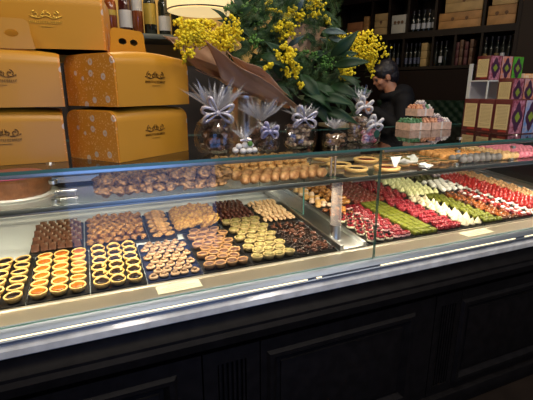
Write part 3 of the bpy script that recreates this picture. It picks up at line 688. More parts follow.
def sprig(px, py, rx, ry, Y, n, ang=0, m=MIM, br=.0058, name='mimosa_sprig'):
    mb = MB(); c = at_y(px, py, Y); D = (c-CAM).dot(FW); k = D/F
    ca, sa = math.cos(ang), math.sin(ang)
    cl = []
    for i in range(max(3, n//11)):
        r = math.sqrt(R.random()); a = R.random()*2*PI; cl.append((r*math.cos(a), r*math.sin(a), R.uniform(-1, 1)))
    for i in range(n):
        q = cl[R.randrange(len(cl))]; u = q[0]*.85+R.gauss(0, .16); w = q[1]*.85+R.gauss(0, .16); dpt = q[2]*.5+R.gauss(0, .3)
        x = (u*rx*ca-w*ry*sa)*k; z = (u*rx*sa+w*ry*ca)*k
        mb.ball(c+RT*x+Vector((0, 0, -z))+Vector((0, dpt*min(rx, ry)*k, 0)), br*R.uniform(.75, 1.2), 1)
    for q in cl[:8]:
        x = (q[0]*rx*ca-q[1]*ry*sa)*k; z = (q[0]*rx*sa+q[1]*ry*ca)*k
        e = c+RT*x+Vector((0, 0, -z)); e2 = e*.35+(c+Vector((.0, .08, -.05)))*.65
        mb.tube([e, e2], .0012, 4, 1)
    loc(mb).build(name, [m, STEM], bq, smooth='all', fix=False)
for a in ((190, 29, 17, 14, 1.47, 150), (198, 37, 14, 13, 1.57, 140), (218, 38, 13, 13, 1.57, 140), (228, 32, 14, 16, 1.56, 120), (186, 46, 8, 14, 1.46, 90), (208, 22, 16, 8, 1.66, 80), (232, 44, 7, 8, 1.55, 40),
          (312, 6, 12, 12, 1.64, 90), (296, 16, 14, 8, 1.62, 90), (286, 30, 14, 9, 1.60, 100), (284, 52, 11, 12, 1.54, 120), (293, 70, 8, 11, 1.54, 70), (302, 84, 4, 6, 1.56, 18), (269, 67, 6, 5, 1.497, 26), (330, 18, 6, 8, 1.68, 30), (272, 6, 8, 8, 1.66, 40),
          (344, 40, 14, 9, 1.68, 100), (364, 46, 18, 14, 1.68, 190), (376, 54, 9, 16, 1.68, 90), (350, 60, 9, 12, 1.66, 70), (342, 72, 9, 8, 1.64, 60), (372, 66, 5, 14, 1.68, 40), (358, 38, 12, 8, 1.7, 60)):
    sprig(*a[:5], int(a[5]*1.45))
for a in ((256, 42, 6.5, 6, 1.58, 70), (324, 60, 15, 10, 1.62, 150), (308, 54, 8, 6, 1.62, 60), (246, 12, 12, 9, 1.66, 90), (262, 22, 12, 8, 1.66, 80), (232, 12, 8, 8, 1.7, 50), (300, 36, 10, 8, 1.68, 50)):
    sprig(*a, m=UMB, br=.0048, name='green_umbel')
def leaf(px, py, L, W, ang, Y, m=LEAF, tw=0):
    """L, W in px at its own distance; ang: direction of the tip in the image"""
    c = at_y(px, py, Y); k = (c-CAM).dot(FW)/F; L *= k; W *= k
    d = RT*math.cos(ang)+Vector((0, 0, 1))*math.sin(ang)+Vector((0, -1, 0))*R.uniform(-.1, .5); d.normalize()
    s = d.cross(Vector((math.sin(tw)*.6, -1, .2))).normalized(); nn = s.cross(d)
    mb = MB()
    def fn(u, v):
        w = W*math.sin(PI*min(1, u*1.0)**.8)*(1-.25*u); q = (v-.5)*2
        return c+d*(L*u)+s*(w*.5*q)+nn*(.18*L*math.sin(PI*u)-abs(q)*w*-.15)
    mb.grid(fn, 10, 4); o = loc(mb).build('leaf', m, bq, smooth='all', fix=False)
    md = o.modifiers.new('thickness', 'SOLIDIFY'); md.thickness = .0008
for a in ((330, 56, 36, 14, .75, 1.54), (334, 66, 36, 12, .1, 1.54), (288, 62, 34, 13, 2.6, 1.6), (282, 78, 34, 12, 2.2, 1.60), (300, 90, 40, 13, -.6, 1.58), (308, 82, 46, 14, -.7, 1.58), (318, 96, 38, 12, -.3, 1.56), (322, 108, 40, 12, -.45, 1.56),
          (310, 100, 40, 12, -.9, 1.58), (330, 86, 34, 12, -.5, 1.6), (300, 74, 40, 14, -1.0, 1.6), (260, 56, 30, 12, -.5, 1.6), (272, 44, 28, 12, 2.9, 1.64), (250, 28, 32, 12, 1.3, 1.7), (240, 20, 30, 12, 1.9, 1.7), (258, 10, 34, 12, 1.5, 1.72), (290, 6, 26, 12, 1.2, 1.72),
          (236, 6, 30, 12, .5, 1.74), (320, 36, 22, 9, .3, 1.68), (268, 84, 30, 10, -.6, 1.62), (252, 66, 26, 10, -.6, 1.58), (346, 92, 26, 10, .0, 1.6), (340, 76, 30, 10, -.7, 1.62)):
    leaf(*a[:6], tw=R.uniform(-1, 1))
for a in ((322, 32, 26, 8, -.1, 1.62), (328, 38, 20, 7, -.5, 1.62), (288, 46, 20, 6, .6, 1.62), (296, 12, 16, 6, 1.1, 1.62)): leaf(*a, m=LEAF2)
for i in range(240):
    px = R.uniform(226, 345); py = R.uniform(0, 118)
    if px > 320 and py < 50 or px < 275 and py > 84: continue
    if py > 84 and px < 290: continue
    leaf(px, py, R.uniform(16, 30), R.uniform(6, 10), R.uniform(-1.2, 2.8), R.uniform(1.67, 1.86), tw=R.uniform(-1, 1))
# feathery fronds
mb = MB()
for i in range(420):
    px = R.uniform(232, 340); py = R.uniform(0, 105)
    if py > 60+(px-232)*.5: continue
    c = at_y(px, py, R.uniform(1.57, 1.72)); a = R.uniform(0, 2*PI); d = (RT*math.cos(a)+Vector((0, -.4, 1))*math.sin(a)).normalized()
    e = c+d*R.uniform(.03, .06); mb.tube([c, e], .0009, 3)
    s = d.cross(Vector((0, -1, 0))).normalized()
    for k in range(7):
        p = c.lerp(e, k/7)
        for sg in (-1, 1): mb.tube([p, p+s*sg*.012+d*.008], [.0013, .0005], 3)
o = loc(mb).build('feathery_frond', FERN, bq, smooth=False, fix=False); o['kind'] = 'stuff'
# stems inside the paper, down into the bucket
mb = MB()
for i in range(14):
    a = R.random()*2*PI; b_ = Vector((vx+.045*math.cos(a), 1.78+.045*math.sin(a), ZS+.06)); e = at_y(R.uniform(225, 320), R.uniform(30, 90), 1.72)
    mb.tube([b_, (b_+e)/2+Vector((-.02, .03, .06)), e], .003, 5)
loc(mb).build('stem', STEM, bq, fix=False)
# ================================================================== CELLOPHANE BAGS
CRK = mat('crinkled_cellophane', (.55, .55, .58), .25, .4)
_n = CRK.node_tree; _t = _n.nodes.new('ShaderNodeBsdfTransparent'); _x = _n.nodes.new('ShaderNodeMixShader'); _x.inputs[0].default_value = .36
_n.links.new(_n.nodes['Principled BSDF'].outputs[0], _x.inputs[2]); _n.links.new(_t.outputs[0], _x.inputs[1]); _n.links.new(_x.outputs[0], _n.nodes['Material Output'].inputs[0])
RIB = mat('silver_ribbon', (.66, .64, .74), .22, .5)
def fan(mb, c, r, h, spikes, mi=0, droop=.2, seed=0):
    rr = random.Random(seed)
    vs = [Vector(c)]; fs = []
    for i in range(spikes*2):
        a = 2*PI*i/(spikes*2); k = rr.uniform(.75, 1.1) if i % 2 == 0 else rr.uniform(.45, .62); zz = h*(rr.uniform(.65, 1.0) if i % 2 == 0 else rr.uniform(.35, .6))
        vs.append(Vector(c)+Vector((r*k*math.cos(a), r*k*math.sin(a)*.6, zz)))
    for i in range(spikes*2): fs.append((0, 1+i, 1+(i+1) % (spikes*2)))
    mb.add(vs, fs, mi)
def bag(px, Y, w, d, h, ht, label, fill, fr, seed, bow=True, ribm=RIB, spikes=14, z=ZS, fanr=None):
    """h: filled height, ht: total height"""
    c = at_y(px, 150, Y); t = thing('cellophane_bag', label, 'bag', (c.x, Y, z), R.uniform(-.2, .2))
    rr = random.Random(seed)
    def fn(u, v):
        a = 2*PI*u; prof = [(0, .72), (.12, .95), (.5, 1), (.75, .85), (.93, .4), (1, .16)]
        q = 1
        for (v0, r0), (v1, r1) in zip(prof, prof[1:]):
            if v0 <= v <= v1: q = r0+(r1-r0)*(v-v0)/(v1-v0)
        cr = 1+(.05+.12*v)*noise.noise(Vector((math.cos(a)*3+seed, math.sin(a)*3, v*3)))+.05*math.sin(a*9)*v
        return (w/2*q*cr*math.cos(a), d/2*q*cr*math.sin(a), h*v+.001)
    mb = MB(); mb.grid(fn, 40, 12); mb.build('cellophane', CELLO, t, smooth=False, fix=False)
    mb = MB()
    fan(mb, (0, 0, h), fanr or w*.62, ht-h, spikes, 0, seed=seed); fan(mb, (0, 0, h+.004), (fanr or w*.62)*.7, (ht-h)*1.15, spikes, 0, seed=seed+1)
    mb.build('gathered_top', CRK, t, smooth=False, fix=False)
    # contents
    mb = MB(); n = 0
    zz = fr
    while zz < h*.72:
        rw = w/2*.80-fr*.7; rd = d/2*.80-fr*.7
        for j in range(14):
            a = R.random()*2*PI; q = math.sqrt(R.random()); mb.ball((rw*q*math.cos(a), rd*q*math.sin(a), zz+R.uniform(-.3, .3)*fr+.003), fr*R.uniform(.8, 1.1), 1, 0, .5, (1, 1, .8))
        zz += fr*1.2
    mb.build('contents', fill, t, smooth=False, fix=False)
    if bow:
        mb = MB(); y = -d*.10-.012
        for sg, an in ((-1, .2), (1, .35), (-1, 1.0), (1, -.5), (-1, -.45)):
            pts = []
            for k in range(11):
                q = k/10; L = w*.36*math.sin(PI*q); pts.append((sg*L*math.cos(an), y-.012-.012*math.sin(2*PI*q)*(1), h+L*math.sin(an)+.012*math.sin(2*PI*q)))
            mb.tube(pts, [.002, .0035, .0055, .0065, .0065, .006, .0065, .0065, .0055, .0035, .002], 6)
        mb.ball((0, y-.012, h), .011, 1)
        mb.build('ribbon_bow', ribm, t, smooth='all')
    return t
BROWNF = mat('brown_pralines', (.13, .055, .025), .35, vary=.6, vscale=45)
TANF = mat('tan_biscuits', (.32, .17, .07), .5, vary=.5, vscale=45)
PINKF = mat('pink_sweets', (.62, .10, .16), .4, vary=.5, vscale=40, col2=(.75, .6, .6))
CREF = mat('wrapped_gold_sweets', (.55, .42, .26), .35, vary=.7, vscale=45, col2=(.12, .05, .03))
bag(217, 1.47, .165, .12, .145, .255, 'big clear cellophane bag with silver bow beside the orange boxes', BROWNF, .018, 3, fanr=.125, spikes=22)
bag(262, 1.50, .13, .11, .105, .19, 'cellophane bag of brown pralines with a silver starburst top', BROWNF, .014, 5, bow=False, spikes=26, fanr=.11)
bag(300, 1.46, .15, .10, .115, .165, 'cellophane bag of brown and gold pralines below the bouquet tip', CREF, .014, 7, bow=True)
bag(268, 1.43, .09, .07, .075, .105, 'small cellophane bag of brown sweets with lilac ribbon before the starburst bag', BROWNF, .010, 9, ribm=mat('lilac_ribbon', (.48, .46, .66), .3, .3))
bag(334, 1.43, .11, .08, .07, .115, 'cellophane bag with gold and white ruffled paper top', TANF, .012, 11, bow=False, fanr=.07)
bag(357, 1.52, .12, .09, .155, .24, 'tall cellophane bag of pale biscuits with a white ribbon top', CREF, .014, 13, ribm=mat('white_ribbon', (.75, .73, .73), .4), fanr=.075)
b_ = bag(368, 1.44, .11, .07, .085, .11, 'cellophane bag of pink sweets with a round green sticker', PINKF, .011, 15, ribm=MATS['white_ribbon'])
MB().lathe([(.016, 0), (.016, .001), (1e-6, .0012)], 24, M=Matrix.Rotation(PI/2, 4, 'X')).build('round_sticker', mat('green_sticker', (.015, .07, .05), .4), b_, loc=(.0, -.043, .048))
# bag of sugared almonds
c = at_y(245, 150, 1.40); t = thing('almond_bag', 'small bag of white sugared almonds with a green bead', 'bag', (c.x, 1.40, ZS))
mb = MB()
for (x, y, z) in ((-.036, 0, .012), (-.012, -.012, .011), (.012, -.012, .012), (.035, -.004, .011), (-.024, -.004, .028), (.0, 0, .031), (.024, .006, .030), (-.03, .02, .012), (.01, .02, .014), (.03, .024, .013)): mb.ball((x, y, z), .0125, 2, 0, 0, (1, .9, .85))
mb.build('sugared_almonds', WHITEC, t, smooth='all')
MB().ball((.016, -.012, .036), .010, 2).build('green_bead', UMB, t, smooth='all')
mb = MB(); fan(mb, (0, .008, .046), .055, .06, 16, seed=4); mb.build('gathered_top', MATS['crinkled_cellophane'], t, smooth=False, fix=False)
mb = MB(); mb.tube([(-.02, -.01, .048), (0, -.014, .052), (.02, -.01, .048)], .004, 6); mb.build('ribbon', RIB, t)
# ================================================================== PASTEL FAVOUR BOXES
LACE = mat('peach_lace_card', (.78, .55, .46), .6, vary=.25, vscale=60)
TULLE = mat('white_tulle', (.70, .64, .66), .6)
CG = mat('candy_green', (.10, .26, .13), .35); COR = mat('candy_orange', (.78, .40, .24), .4); CPU = mat('candy_plum', (.42, .28, .34), .4); CWH = mat('candy_white', (.8, .76, .75), .4)
def favour(x, y, z, w, d, h, cols, label, bow=True, seed=0):
    t = thing('favour_box', label, 'box', (x, y, z)); rr = random.Random(seed)
    mb = MB(); mb.box(-w/2, w/2, -d/2, d/2, 0, .003)
    for a in ((-w/2, w/2, -d/2, -d/2+.003), (-w/2, w/2, d/2-.003, d/2), (-w/2, -w/2+.003, -d/2+.003, d/2-.003), (w/2-.003, w/2, -d/2+.003, d/2-.003)): mb.box(a[0], a[1], a[2], a[3], .003, h*.55)
    mb.build('card_tray', LACE, t, smooth=False)
    nx = int(w/.024)
    for ci, cm in enumerate(cols):
        mb = MB()
        for i in range(nx):
            if int(i*len(cols)/nx) != ci: continue
            for j in range(3):
                mb.ball((-w/2+.014+i*(w-.028)/max(1, nx-1), -d/2+.014+j*(d-.028)/2, h*.6), .0125, 1, 0, .4)
                mb.ball((-w/2+.020+i*(w-.04)/max(1, nx-1), -d/2+.02+j*(d-.04)/2, h*.78), .010, 1, 0, .4)
        if mb.v: mb.build('sweets', cm, t, smooth=False)
    MB().box(-.006, .006, -d/2-.0015, -d/2-.0002, .002, h*.62).build('ribbon', CWH, t, smooth=False)
    if bow:
        mb = MB()
        for k in range(7):
            a = k*2*PI/7+seed; mb.tube([(0, 0, h*.85), (.022*math.cos(a), .018*math.sin(a), h*.85+.022), (.034*math.cos(a), .028*math.sin(a), h*.85+.010), (.012*math.cos(a), .012*math.sin(a), h*.85)], .006, 6)
        mb.build('tulle_bow', TULLE, t, smooth='all')
z2 = ZS
favour(1.745, 1.90, z2, .155, .12, .075, (CG, CG, COR), 'peach lace box of green and orange sweets, lower left of three', False, 1)
favour(1.905, 1.90, z2, .15, .12, .075, (COR, CPU, CWH), 'peach lace box of orange and plum sweets with a bow, lower right of three', True, 2)
favour(1.80, 1.92, z2+.077, .12, .10, .075, (COR, CPU, CG, CWH), 'peach lace box with a big tulle bow, standing on the other two', True, 3)
# ================================================================== CHOCOLATE CARTONS AND WHITE STAND
MAROON = mat('maroon_carton', (.09, .010, .014), .4)
CREAMP = mat('cream_label', (.62, .52, .27), .6); LINK = mat('label_lettering', (.30, .22, .12), .6)
GRC = mat('green_medallion', (.20, .28, .03), .4); PURP = mat('dark_purple_print', (.045, .01, .04), .4)
def carton(x, y, z, w, h, panel, label, front=True, side=True):
    """square carton; cream label faces -x, decorated panel faces -y"""
    t = thing('chocolate_carton', label, 'box', (x, y, z), 0, 'chocolate cartons on and before the white stand')
    MB().rbox(0, w, 0, w, 0, h, .002).build('carton_body', MAROON, t)
    if side:
        MB().rbox(-.0012, .0005, w*.10, w*.90, h*.13, h*.86, .0003).build('cream_label', CREAMP, t, smooth=False)
        mb = MB(); zz = h*.80
        while zz > h*.20:
            yy = w*.18
            while yy < w*.78:
                l = R.uniform(.004, .012); l = min(l, w*.82-yy); mb.box(-.0018, -.0013, yy, yy+l, zz, zz+.0022); yy += l+.003
            zz -= .0072 if zz > h*.35 or zz < h*.30 else .012
        mb.build('lettering', LINK, t, smooth=False)
        MB().box(-.002, -.0003, w*.12, w*.60, h*.06, h*.12).build('red_tab', mat('red_tab', (.3, .03, .02), .5), t, smooth=False)
    if front:
        MB().rbox(w*.03, w*.97, -.0012, .0005, h*.02, h*.98, .0003).build('printed_panel', panel, t, smooth=False)
        mb = MB(); c = w/2
        def dia(cx, cz, a, b, yy):
            n = 16; mb.add([(cx+a*math.cos(2*PI*i/n)*(1+.18*math.cos(8*PI*i/n)), yy, cz+b*math.sin(2*PI*i/n)*(1+.18*math.cos(8*PI*i/n))) for i in range(n)]+[(cx+a*math.cos(2*PI*i/n)*(1+.18*math.cos(8*PI*i/n)), yy+.0008, cz+b*math.sin(2*PI*i/n)*(1+.18*math.cos(8*PI*i/n))) for i in range(n)],
                             [tuple(range(n)), tuple(range(2*n-1, n-1, -1))]+[(i, i+n, (i+1) % n+n, (i+1) % n) for i in range(n)])
        dia(c, h*.50, w*.34, h*.38, -.0022); mb.build('dark_ornament', PURP, t, smooth=False)
        mb = MB(); dia(c, h*.50, w*.17, h*.13, -.0031); mb.build('green_medallion', GRC, t, smooth=False)
    return t
def pmat(n, a, b): return mat(n, a, .4, vary=.6, vscale=45, col2=b)
PA = pmat('rose_print', (.50, .22, .30), (.20, .03, .06)); PB_ = pmat('orange_print', (.62, .20, .08), (.45, .30, .35)); PC = pmat('vivid_green_print', (.09, .42, .02), (.05, .25, .02)); PD = pmat('blue_print', (.10, .25, .55), (.40, .35, .45))
W0 = .098; xb, yb = 1.985, 1.475
names = ['nearest to the glass edge', 'second back from the glass edge', 'third back from the glass edge']
for k in range(3):
    carton(xb+k*.004, yb+k*(W0+.004), ZS, W0, .176, (PA, PA, PA)[k], 'maroon carton with cream label facing left, bottom row, '+names[k])
for k, pm in enumerate((PD, PA, PB_, PC)):
    carton(xb+(k+1)*(W0+.004), yb, ZS, W0, .176, pm, ['blue', 'rose', 'orange', 'green'][k]+' printed carton in the front bottom row right of the cream labels', side=False)
STW = mat('white_stand', (.58, .62, .66), .4)
st = thing('display_stand', 'white stepped display stand with open compartments carrying cartons', 'stand', (2.36, 1.79, ZS))
zl = at_y(500, 107, 1.79).z-ZS; zh = at_y(486, 80, 1.94).z-ZS
mb = MB()
# local frame: x along the case, y towards the back ; lower step in front, higher step behind
mb.box(0, .9, .15, .31, zh-.008, zh); mb.box(0, .9, 0, .15, zl-.008, zl)
mb.build('shelf_board', STW, st, smooth=False)
mb = MB(); mb.box(0, .008, .285, .31, zh, zh+.105); mb.box(0, .008, .285, .31, 0, zh-.008); mb.box(0, .008, .13, .158, 0, zl-.008); mb.box(0, .008, .15, .158, zl, zh-.008); mb.box(0, .008, 0, .014, 0, zl-.008)
mb.box(.008, .9, .300, .31, 0, zh-.008); mb.box(.892, .9, .0, .30, 0, zl-.008); mb.build('stand_panel', STW, st, smooth=False)
W1 = .100
for k, pm in enumerate((PA, PB_, PC)):
    carton(2.372+k*(W1+.003), 1.955, ZS+zh+.0005, W1, .150, pm, ['rose printed carton with cream label, left end of the top tier', 'orange printed carton in the middle of the top tier', 'green printed carton at the right end of the top tier'][k], side=(k == 0))
for k, pm in enumerate((PA, PB_, PD)):
    carton(2.400+k*(W1+.003), 1.80, ZS+zl+.0005, W1, .170, pm, ['rose printed carton with cream label on the lower step of the white stand', 'orange printed carton on the lower step of the white stand', 'blue printed carton on the lower step of the white stand'][k], side=(k == 0))
o = MB().rbox(0, .2, 0, .1, 0, .045, .003).build('orange_packet', mat('orange_packet', (.75, .35, .10), .5, vary=.4, vscale=60, col2=(.8, .65, .5))); p = (2.372+3*(W1+.003)+.03, 1.96, ZS+zh+.0005); o.location = p; tag(o, 'flat orange and cream packet at the right end of the top tier', 'packet')
# ================================================================== BACKGROUND: BACK BAR WITH BOTTLES, LAMP
ZSH = at_y(140, 33, 2.80).z
t = thing('wall_shelf', 'grey metal edged shelf with bottles before the yellow wall', 'shelf', (0, 2.80, ZSH-.03))
MB().rbox(-.6, .95, 0, .345, 0, .03, .003).build('shelf_board', mat('grey_shelf', (.10, .12, .11), .35), t)
for x in (-.5, .2, .85): MB().rbox(x, x+.02, .02, .345, -.08, -.001, .003).build('bracket', DARK, t)
def bottle(x, y, z, r, h, g, lab, label, lz=(.3, .6), cap=DARK, rz=0, parent_frame=None, cat='bottle', grp=None, neck=True):
    t = thing('bottle', label, cat, (x, y, z), rz, grp)
    MB().lathe([(r*.9, 0), (r, .006), (r, h*.58), (r*.9, h*.64), (r*.42, h*.72), (r*.34, h*.78), (r*.34, h*.97), (r*.4, h*.975), (r*.4, h), (1e-6, h)], 18).build('glass_body', g, t)
    if lab: MB().lathe([(r*1.015, h*lz[0]), (r*1.015, h*lz[1])], 18).build('bottle_label', lab, t, fix=True)
    MB().lathe([(r*.40, h*.86), (r*.43, h*.865), (r*.43, h*1.005), (1e-6, h*1.006)], 12).build('cap', cap, t); return t
AMB = mat('amber_glass', (.20, .045, .010), .08, coat=.6); DKG = mat('dark_green_glass', (.010, .014, .012), .08, coat=.6); DKR = mat('dark_red_glass', (.05, .008, .008), .08, coat=.6)
WLAB = mat('pale_label', (.50, .52, .58), .5); GLAB = mat('gold_label', (.42, .30, .05), .35, .3)
zb = ZSH+.0005
for (px, r, h, g, lab, lz, cap, lb) in ((112, .037, .30, AMB, GLAB, (.36, .46), WLAB, 'amber bottle with thin gold band, leftmost on the back shelf'), (126.5, .040, .34, DKR, WLAB, (.12, .42), WLAB, 'dark red bottle with low pale label on the back shelf'),
     (138.5, .033, .36, AMB, WLAB, (.40, .62), WLAB, 'amber bottle with high pale label on the back shelf'), (151, .040, .34, DKG, GLAB, (.20, .56), WLAB, 'dark bottle with broad gold label on the back shelf'),
     (165, .038, .34, DKG, WLAB, (.10, .36), WLAB, 'dark bottle with low pale label, rightmost on the back shelf')):
    bottle(at_y(px, 30, 2.93).x, 2.93, zb, r, h, g, lab, lb, lz, cap)
o = MB().rbox(-.022, .022, 0, .05, 0, 1.4, .003).build('wooden_post', SHWOOD); p = at_y(174, 20, 3.0); o.location = (p.x+.03, 3.09, ZSH+.0005); tag(o, 'dark vertical wooden post on the shelf right of the bottles', 'post')
p = at_y(202, 12, 2.75)
t = thing('pendant_lamp', 'large cream drum pendant lamp hanging before the yellow wall', 'lamp', (p.x, 2.75, p.z))
SHD = mat('cream_lampshade', (.75, .60, .34), .7, emit=(1, .74, .36), es=.7)
MB().lathe([(.215, 0), (.215, .30)], 40).build('lamp_shade', SHD, t, fix=False)
MB().tube([(.2165*math.cos(2*PI*i/40), .2165*math.sin(2*PI*i/40), .003) for i in range(41)], .004, 6).build('shade_rim', DARK, t)
MB().lathe([(.20, -.004), (.20, -.002), (1e-6, -.002)], 40).build('diffuser', SHD, t, fix=False); MB().tube([(0, 0, .30), (0, 0, ZC-p.z-.01)], .005).build('cord', DARK, t)
zc_ = at_y(190, 66, 2.80).z
t = thing('back_cabinet', 'tall dark wooden cabinet under the bottle shelf on the yellow wall', 'cabinet', (-.6, 2.78, 0))
MB().rbox(0, 1.98, .012, .36, 0, zc_, .004).build('cabinet_body', SHWOOD, t)
for i in range(4):
    d_ = MB().rbox(.01+i*.4925, .49+i*.4925, 0, .0115, .02, zc_-.02, .003).build('door', SHWOOD, t); MB().ball((.46+i*.4925, -.012, 1.1), .011, 2).build('knob', STEEL, d_)
# ================================================================== WALL OF SHELVES
RZ = math.atan2(-.887, .462)
def wsz(px, py, n=0.0):
    d = ray(px, py); q = P0+NW*n; k = NW.dot(q-CAM)/NW.dot(d); w_ = CAM+d*k; return -UW.dot(w_-P0), w_.z
wu = thing('wall_shelving', 'dark brown wooden wall shelving with open compartments along the right', 'shelving', (P0.x, P0.y, 0), RZ)
z1 = wsz(433, 64)[1]; z0b = 1.80
ZA = wsz(433, 66)[1]; ZBt = wsz(433, 30)[1]; ZBb = wsz(433, 36.5)[1]; ZCb = ZBt+.35
SX0, SX1 = wsz(335, 30)[0], wsz(517, 20)[0]
mb = MB()
for za, zc in ((ZA-.03, ZA), (ZBb, ZBt), (ZCb, ZCb+.045), (ZCb+.40, ZCb+.44)): mb.box(SX0, SX1, 0, .38, za, zc)
mb.build('shelf_board', SHWOOD, wu, smooth=False)
MB().box(SX0-1.2, SX1+.7, .38, .40, 0, ZC-.02).build('back_panel', mat('shelf_back', (.009, .006, .005), .5), wu, smooth=False)
for px in (371, 388, 407, 434, 482): 
    s = wsz(px, 30)[0]; MB().box(s-.012, s+.012, .004, .38, ZBt, ZCb).build('divider', SHWOOD, wu, smooth=False)
for px in (371, 390, 408, 434): 
    s = wsz(px, 3)[0]; MB().box(s-.012, s+.012, .004, .38, ZCb+.045, ZCb+.40).build('divider', SHWOOD, wu, smooth=False)
for px in (385, 402, 431, 453, 479):
    s = wsz(px, 60)[0]; MB().box(s-.010, s+.010, .004, .38, ZA, ZBb).build('divider', SHWOOD, wu, smooth=False)
MB().box(SX1, SX1+.03, -.02, .38, 0, ZC-.02).build('end_panel', SHWOOD, wu, smooth=False)
MB().box(SX1+.03, SX1+.7, -.01, .38, 0, ZC-.02).build('side_panel', mat('smooth_brown_panel', (.022, .014, .010), .5, spec=.2), wu, smooth=False)
for s in (SX0-.02, SX0-.14, SX0-.26, SX0-.38): MB().box(s-.02, s+.02, .0, .38, 0, ZC-.02).build('upright_slat', SHWOOD, wu, smooth=False)
MB().box(SX0, SX1, .0, .38, .0, ZA-.04).build('base_panel', mat('lower_panel', (.010, .005, .004), .6, spec=.15), wu, smooth=False)
def W(s, n, z): return (P0.x-UW.x*s+NW.x*n, P0.y-UW.y*s+NW.y*n, z)
PINE = mat('pine_crate', (.46, .24, .08), .6, vary=.3, vscale=10); PINE2 = mat('pale_pine_crate', (.48, .32, .13), .6, vary=.2, vscale=10); OPINE = mat('reddish_pine', (.42, .17, .06), .6, vary=.25, vscale=10)
MARK = mat('burnt_mark', (.14, .07, .03), .7)
def crate(px0, px1, zb_, h, m, label, marks=0, n=.03, d=.28, py=30):
    s0 = wsz(px0, py)[0]; s1 = wsz(px1, py)[0]; w_ = s1-s0
    t = thing('wine_crate', label, 'crate', W(s0, n, zb_), RZ)
    nb = max(1, round(h/.085)) if h > .1 else 1
    mb = MB()
    for k in range(nb): mb.rbox(0, w_, 0, d, h*k/nb+.0008, h*(k+1)/nb-.0008, .003)
    mb.build('crate_body', m, t)
    if marks:
        for i in range(marks):
            mb = MB(); c = w_*(i+1)/(marks+1); mb.lathe([(.016, -.001), (.016, .001)], 14, M=Matrix.Translation((c, -.0012, h*.60)) @ Matrix.Rotation(PI/2, 4, 'X')); mb.box(c-.004, c+.004, -.002, -.0004, h*.48, h*.60)
            mb.build('stamped_mark', MARK, t, smooth=False)
    return t
e = .0008
crate(346, 361, ZBt+e, .16, OPINE, 'reddish wooden crate at the left end of the middle shelf row')
crate(362, 367, ZBt+e, .21, PINE, 'slim upright wooden crate beside the reddish one')
crate(373, 386, ZBt+e, .22, PINE2, 'upright pale wooden crate left of the white carton', 1)
t = crate(390, 404, ZBt+e, .185, mat('white_carton', (.45, .44, .38), .6), 'off white carton with three dark marks in a row', 3); t['category'] = 'carton'
crate(437, 479, ZBt+e, .15, PINE, 'wide wooden crate at the bottom of the pair right of the bottles', 2)
crate(442, 479, ZBt+e+.152, .17, PINE2, 'wide pale wooden crate on top of the other wide one', 1)
crate(485, 513, ZBt+e, .17, PINE, 'wooden crate at the right end of the middle row, lower one', 2)
crate(488, 513, ZBt+e+.172, .13, PINE2, 'wooden crate at the right end of the middle row, upper one')
crate(373, 387, ZCb+.0458, .2, PINE, 'upright wooden crate in the row above, half out of sight', py=3)
crate(410, 432, ZCb+.0458, .2, PINE2, 'wide wooden crate in the row above the small bottles', py=3)
def wbottle(px, zb_, h, r, lab, label, grp, g=DKG, n=.07):
    s = wsz(px, 30)[0]; p = W(s, n, zb_); return bottle(p[0], p[1], p[2], r, h, g, lab, label, (.14, .40), MATS['dark_cap'] if 'dark_cap' in MATS else mat('dark_cap', (.02, .02, .03), .3), grp=grp)
for i, px in enumerate((410.5, 415.5, 421, 426, 431)): wbottle(px, ZBt+e, .21, .022, mat('small_white_label', (.42, .45, .5), .5), 'small dark bottle with white label in the row beside the white carton', 'small bottles beside the white carton')
for px in (394.5, 400.5): wbottle(px, ZCb+.0458, .21, .024, MATS['small_white_label'], 'small dark bottle with white label in the row above', 'small bottles in the row above')
BLAB = mat('blue_grey_label', (.06, .07, .12), .4); GL2 = mat('dull_gold_label', (.22, .15, .05), .5)
for px in (389, 393, 397.5): wbottle(px, ZA+e, .25, .017, GL2 if px == 393 else BLAB, 'slim dark bottle in the low row above the person', 'slim bottles above the person')
for px in (406, 410.5, 415, 419): wbottle(px, ZA+e, .24, .017, BLAB, 'slim dark bottle left of the tan panel in the low row', 'slim bottles left of the tan panel')
crate(422, 428, ZA+e, .235, mat('tan_box', (.36, .25, .10), .6), 'narrow tan box standing among the slim bottles')
for px in (436, 441, 446): wbottle(px, ZA+e, .24, .018, WLAB if px == 441 else None, 'slim dark bottle right of the tan box in the low row', 'slim bottles right of the tan box')
for i, px in enumerate((457, 461, 466, 471)):
    s = wsz(px, 60)[0]; t = crate(px, px+3.2, ZA+e, .22+.02*(i % 2), (mat('plum_box', (.08, .02, .025), .5), mat('brown_box', (.10, .05, .03), .5))[i % 2], ('narrow plum coloured box in the low row, left one of two', 'narrow brown box between the two plum boxes', 'narrow plum coloured box in the low row, right one of two', 'narrow brown box at the right end of its compartment')[i]); t['category'] = 'box'
for px, g_ in ((486, MATS['dull_gold_label']), (492, None), (498, MATS['dull_gold_label']), (504, WLAB), (510, None)): wbottle(px, ZA+e, .25, .020, g_, 'dark bottle in the low row behind the stacked cartons', 'bottles behind the stacked cartons')
# green buttoned bench back
t = thing('buttoned_bench', 'dark green buttoned upholstered bench back against the shelving', 'bench', W(wsz(386, 110)[0], -.22, 0), RZ)
wb = wsz(520, 110)[0]-wsz(386, 110)[0]; hb = 1.50
mb = MB()
def fn(u, v):
    x = u*wb; z = .05+v*(hb-.05); q = (math.sin(PI*(x/.09+(z/.09)))*math.sin(PI*(x/.09-(z/.09)))); return (x, -.03*abs(q)**.6, z)
mb.grid(fn, 120, 80); GV = mat('green_velvet', (.005, .018, .009), .6, bump=.1, spec=.2)
mb.build('upholstery', GV, t, smooth='all', fix=False); MB().box(0, wb, .003, .19, 0, hb).build('bench_back', GV, t, smooth=False)
